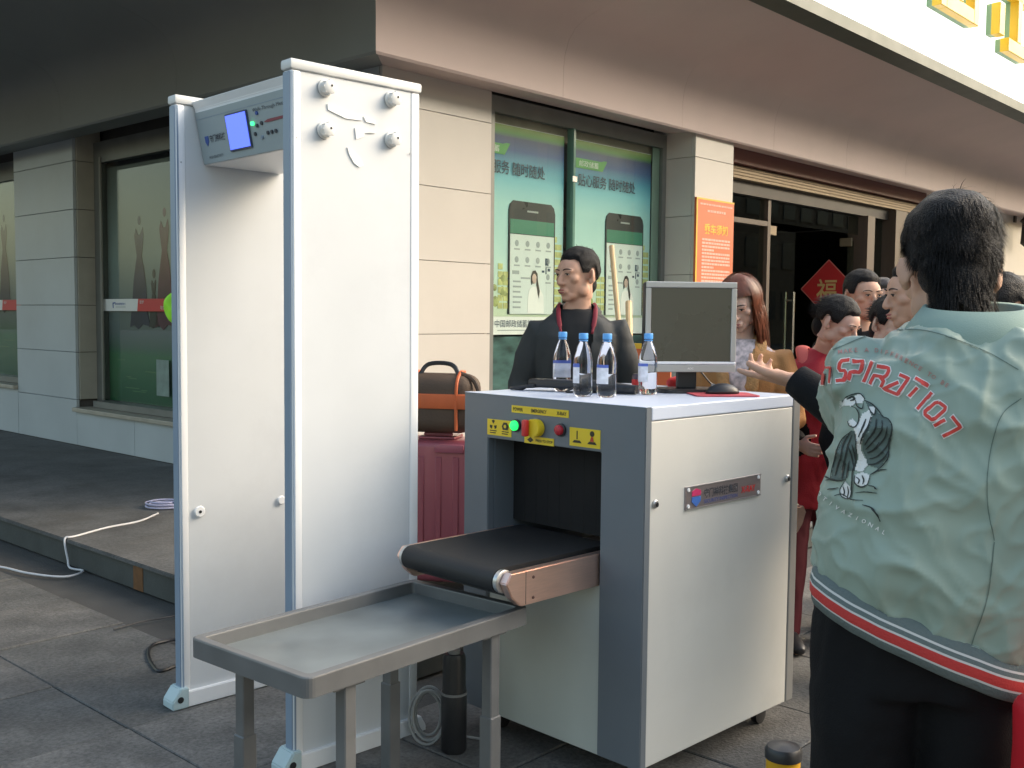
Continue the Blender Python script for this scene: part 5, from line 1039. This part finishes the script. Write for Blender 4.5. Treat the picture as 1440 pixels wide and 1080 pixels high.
def fill(bm, poly, off=.0012, step=3.):
    """filled patch: cells of a fine pixel grid inside the outline"""
    poly = [tuple(p) for p in poly]; xs_ = [p[0] for p in poly]; ys_ = [p[1] for p in poly]
    def inside(x, y):
        c = False; j = len(poly)-1
        for i in range(len(poly)):
            xi, yi = poly[i]; xj, yj = poly[j]
            if (yi > y) != (yj > y) and x < (xj-xi)*(y-yi)/(yj-yi+1e-12)+xi: c = not c
            j = i
        return c
    y = min(ys_)
    while y < max(ys_):
        x = min(xs_)
        while x < max(xs_):
            if inside(x+step/2, y+step/2):
                q_ = [cast(x+a_*step, y+c_*step, off) for a_, c_ in ((0, 0), (1, 0), (1, 1), (0, 1))]
                if None not in q_ and (q_[0]-q_[2]).length < .02: bm.faces.new([bm.verts.new(v) for v in q_])
            x += step
        y += step
m_pr = mat('print_red', (.66, .055, .04), .55); m_pw = mat('print_white', (.80, .78, .74), .55); m_pk = mat('print_black', (.02, .025, .022), .6); m_pr2 = mat('print_faded_red', (.46, .22, .19), .6); m_pgr = mat('print_shade', (.10, .14, .125), .6)
S_A = [(.95, .05), (.35, .05), (.12, .2), (.12, .42), (.85, .50), (.85, .80), (.62, .95), (.0, .95)]
GL = {'I': [[(.5, 0), (.5, 1)]], 'N': [[(.0, .10), (.9, .10), (.9, 1)], [(.0, .45), (.0, 1)]], 'S': [[(1.1, .04), (.3, .04), (.12, .16), (.12, .36), (.3, .48), (.75, .50), (.92, .62), (.92, .84), (.75, .96), (.05, .96)]],
      'P': [[(.0, .08), (.8, .08), (.92, .2), (.92, .5), (.8, .6), (.1, .6), (.1, 1)]], 'R': [[(.0, .08), (.8, .08), (.92, .2), (.92, .42), (.8, .54), (.12, .54), (.12, 1)], [(.62, .58), (.92, .72), (.92, 1)]],
      'A': [[(.30, .08), (.95, .08), (.95, .95), (.0, .95), (.55, .42)]], 'T': [[(.0, .08), (1., .08)], [(.5, .40), (.5, 1)]], 'O': [[(.25, .06), (.8, .06), (.93, .2), (.93, .8), (.8, .94), (.25, .94), (.1, .8), (.1, .2), (.25, .06)]]}
def zc(x, y): return (1150+x/6.857, 480+y/6.857)
LET = [('I', 62, 350, 8, 18, -6), ('N', 98, 322, 10, 22, -8), ('S', 236, 286, 13, 27, -5), ('P', 372, 282, 17, 26, 2), ('I', 490, 300, 8, 27, 10), ('R', 605, 335, 18, 27, 13), ('A', 765, 410, 20, 27, 23), ('T', 945, 460, 20, 26, 30), ('I', 1030, 580, 8, 28, 30), ('O', 1130, 670, 19, 26, 36), ('N', 1265, 820, 20, 28, 50)]
bw, br = BM(), BM()
for ch, cx_, cy_, w_, h_, rot in LET:
    ox, oy = zc(cx_, cy_); a_ = radians(rot); ca, sa = cos(a_), sin(a_)
    for st_ in GL[ch]:
        pts = []
        for u_, v_ in st_:
            w2, h2 = w_*1.08, h_*1.12; lx = (u_-.5)*w2-(v_-.5)*h2*.22; ly = (v_-.5)*h2; pts.append((ox+lx*ca-ly*sa, oy+lx*sa+ly*ca))
        k_ = .62 if ch == 'N' and w_ < 16 else 1.
        ext = [np.array(p, float) for p in pts]; d0 = ext[0]-ext[1]; d1 = ext[-1]-ext[-2]; e2 = [ext[0]+d0/np.linalg.norm(d0)*1.3]+ext[1:-1]+[ext[-1]+d1/np.linalg.norm(d1)*1.3]
        ribbon(bw, e2, 8.2*k_, .0016); ribbon(br, pts, 4.9*k_, .0028)
obj('print_outline', bw, m_pw, f)['kind'] = 'stuff'; obj('print_lettering', br, m_pr, f)['kind'] = 'stuff'
def arc_text(s, path, h, m, off=.0018, wt=.02, name='print_text'):
    """small lettering along a pixel path"""
    bm = BM(); P2 = catmull(path, 12); L_ = [0.]
    for a_, c_ in zip(P2, P2[1:]): L_.append(L_[-1]+float(np.linalg.norm(c_-a_)))
    for i, ch in enumerate(s):
        if ch == ' ': continue
        d = L_[-1]*(i+.5)/len(s); j = max(0, min(len(P2)-2, int(np.searchsorted(L_, d))-1)); p = P2[j]+(P2[j+1]-P2[j])*((d-L_[j])/(L_[j+1]-L_[j]+1e-9)); t = P2[j+1]-P2[j]; t = t/np.linalg.norm(t); nn = np.array((-t[1], t[0]))
        me_ = text_me(ch, h, offset=wt); vs_ = []
        for v in me_.vertices: q_ = p+t*v.co.x+nn*(-v.co.z); vs_.append(cast(q_[0], q_[1], off))
        bvs = [bm.verts.new(v) if v is not None else None for v in vs_]
        for pl_ in me_.polygons:
            fv = [bvs[k] for k in pl_.vertices]
            if None not in fv:
                try: bm.faces.new(fv)
                except ValueError: pass
        bpy.data.meshes.remove(me_)
    obj(name, bm, m, f)['kind'] = 'stuff'
arc_text('MAKE A DIFFERENCE TO BE', [zc(190, 108), zc(400, 88), zc(620, 100), zc(840, 180), zc(1050, 300), zc(1270, 440)], 6.2, m_pr2)
def zt(x, y): return (1130+x/3.6, 470+y/3.6)
arc_text('MOTIVAZIONAL', [zt(45, 765), zt(110, 832), zt(200, 893), zt(320, 952), zt(425, 1012)], 6.0, m_pw, name='print_text')
# tiger
bw, bk, bg2 = BM(), BM(), BM()
def F(bm, pts, off=.0012, step=1.6): fill(bm, [zt(*p) for p in pts], off, step)
def Lk(pts, w=1.5, off=.0024, taper=.6): ribbon(bk, catmull([zt(*p) for p in pts], 5), w, off, taper, 1.6)
F(bg2, [(250, 490), (205, 525), (175, 585), (155, 650), (140, 735), (215, 738), (225, 690), (262, 690), (270, 600), (272, 540), (262, 490)]); F(bg2, [(310, 335), (350, 358), (380, 400), (432, 430), (448, 480), (438, 560), (430, 620), (380, 680), (325, 660), (322, 630), (300, 590), (300, 520), (340, 460), (350, 410)], .0010)
F(bw, [(335, 385), (298, 405), (285, 440), (258, 478), (270, 520), (272, 580), (283, 622), (262, 690), (300, 700), (326, 662), (320, 636), (296, 598), (292, 556), (305, 515), (335, 465), (348, 415)], .0015)
F(bw, [(198, 345), (212, 322), (240, 330), (275, 305), (300, 308), (310, 330), (300, 352), (270, 350), (245, 366), (212, 362)], .0015); F(bw, [(230, 440), (252, 428), (277, 452), (258, 470), (236, 460)], .0015)
F(bw, [(330, 368), (368, 372), (362, 408), (342, 392)], .0016); F(bw, [(188, 790), (215, 745), (240, 770), (246, 815), (232, 835), (198, 824)], .0015); F(bw, [(262, 712), (300, 700), (338, 712), (326, 762), (288, 770), (262, 752)], .0015); F(bw, [(122, 530), (140, 528), (145, 550), (130, 556)], .0015)
for pts, w_ in (([(310, 335), (350, 355), (385, 392), (402, 420)], 2.), ([(400, 420), (432, 432), (449, 472), (443, 520), (435, 565), (432, 612), (418, 650), (380, 686), (340, 712)], 2.), ([(200, 345), (215, 320), (245, 308), (290, 302), (315, 330)], 1.8), ([(222, 330), (250, 318), (262, 330), (240, 338)], 3.2), ([(268, 335), (275, 365), (300, 378), (306, 352)], 2.), ([(245, 366), (272, 380), (285, 410), (280, 450), (262, 472), (236, 462), (228, 440)], 1.8),
    ([(330, 365), (345, 395), (362, 408), (368, 372)], 1.8), ([(250, 488), (205, 525), (175, 582), (160, 640), (148, 690), (140, 738)], 1.8), ([(140, 738), (175, 742), (215, 736)], 1.6), ([(265, 500), (270, 560), (268, 640), (252, 700), (248, 790), (236, 832), (200, 826), (188, 792), (215, 742)], 1.8), ([(265, 715), (262, 752), (290, 772), (326, 762), (338, 712)], 1.6), ([(100, 672), (105, 712), (145, 738)], 1.8), ([(98, 672), (108, 622), (122, 572), (135, 535)], 2.6),
    ([(320, 430), (305, 470), (282, 520)], 2.6), ([(345, 420), (330, 470), (300, 520), (288, 555)], 2.6), ([(372, 430), (365, 480), (330, 530), (312, 560)], 2.6), ([(400, 440), (395, 490), (352, 545), (318, 582)], 2.6), ([(425, 470), (415, 520), (370, 575), (330, 602)], 2.4), ([(438, 520), (425, 565), (380, 615), (335, 632)], 2.4), ([(430, 590), (412, 625), (370, 655), (330, 660)], 2.4), ([(385, 545), (360, 580), (325, 600)], 2.),
    ([(238, 500), (205, 560), (190, 640)], 2.2), ([(250, 510), (225, 580), (200, 690)], 2.2), ([(225, 560), (245, 610), (258, 680)], 2.), ([(200, 600), (180, 660), (165, 720)], 2.), ([(250, 560), (262, 610), (266, 650)], 2.), ([(215, 650), (205, 700), (200, 732)], 2.), ([(235, 640), (228, 690), (222, 730)], 2.),
    ([(270, 725), (285, 740), (278, 758)], 2.2), ([(300, 715), (308, 740), (302, 760)], 2.2), ([(205, 770), (212, 800), (206, 822)], 1.8), ([(228, 770), (232, 800), (226, 828)], 1.8), ([(115, 740), (150, 736), (200, 744)], 1.6), ([(125, 787), (155, 786), (182, 778)], 1.6), ([(160, 820), (200, 812), (245, 838), (305, 843)], 1.6), ([(262, 804), (310, 798), (375, 804)], 1.5), ([(330, 768), (352, 772), (372, 785)], 1.6), ([(345, 712), (385, 690), (425, 685)], 1.8), ([(300, 866), (345, 882), (372, 910), (390, 946)], 2.2)): Lk(pts, w_)
for a_ in range(5): ribbon(bw, [zt(208, 345+a_*4), zt(186, 338+a_*9)], .8, .0018)
obj('tiger_shade', bg2, m_pgr, f)['kind'] = 'stuff'; obj('tiger_white', bw, m_pw, f)['kind'] = 'stuff'; obj('tiger_lines', bk, m_pk, f)['kind'] = 'stuff'
bs = BM()
for pts in ([(1436, 560), (1408, 585), (1392, 640), (1388, 700), (1398, 760)], [(1398, 762), (1388, 840), (1368, 900), (1352, 955)], [(1172, 492), (1230, 470), (1300, 465), (1380, 492), (1432, 520)]): ribbon(bs, catmull(pts, 8), 1.3, .0014)
obj('seam', bs, mat('seam_dark', (.12, .17, .145), .7), f)['kind'] = 'stuff'
# red carrier bag at his side
P = at_y(1462, 1060, 1.62); rb = thing('carrier_bag', 'red carrier bag hanging beside the man in the green jacket', 'bag', (P.x, 1.62, P.z-.14))
b = BM(); box(b, -.025, .23, -.06, .06, 0, .22, .02, 3); bmesh.ops.subdivide_edges(b, edges=list(b.edges), cuts=2, use_grid_fill=True); me = to_me(b); displace(me, lambda c: .012*noise.noise(c*14)); obj('bag_body', me, mat('bag_red', (.62, .02, .03), .35, var=.1), rb, 'all')
b = BM(); tube(b, catmull([(.02, 0, .21), (.06, 0, .32), (.10, 0, .36), (.14, 0, .32), (.18, 0, .21)], 5), .006, 8); obj('bag_handle', b, mat('bag_red', (.62, .02, .03)), rb, 'all')
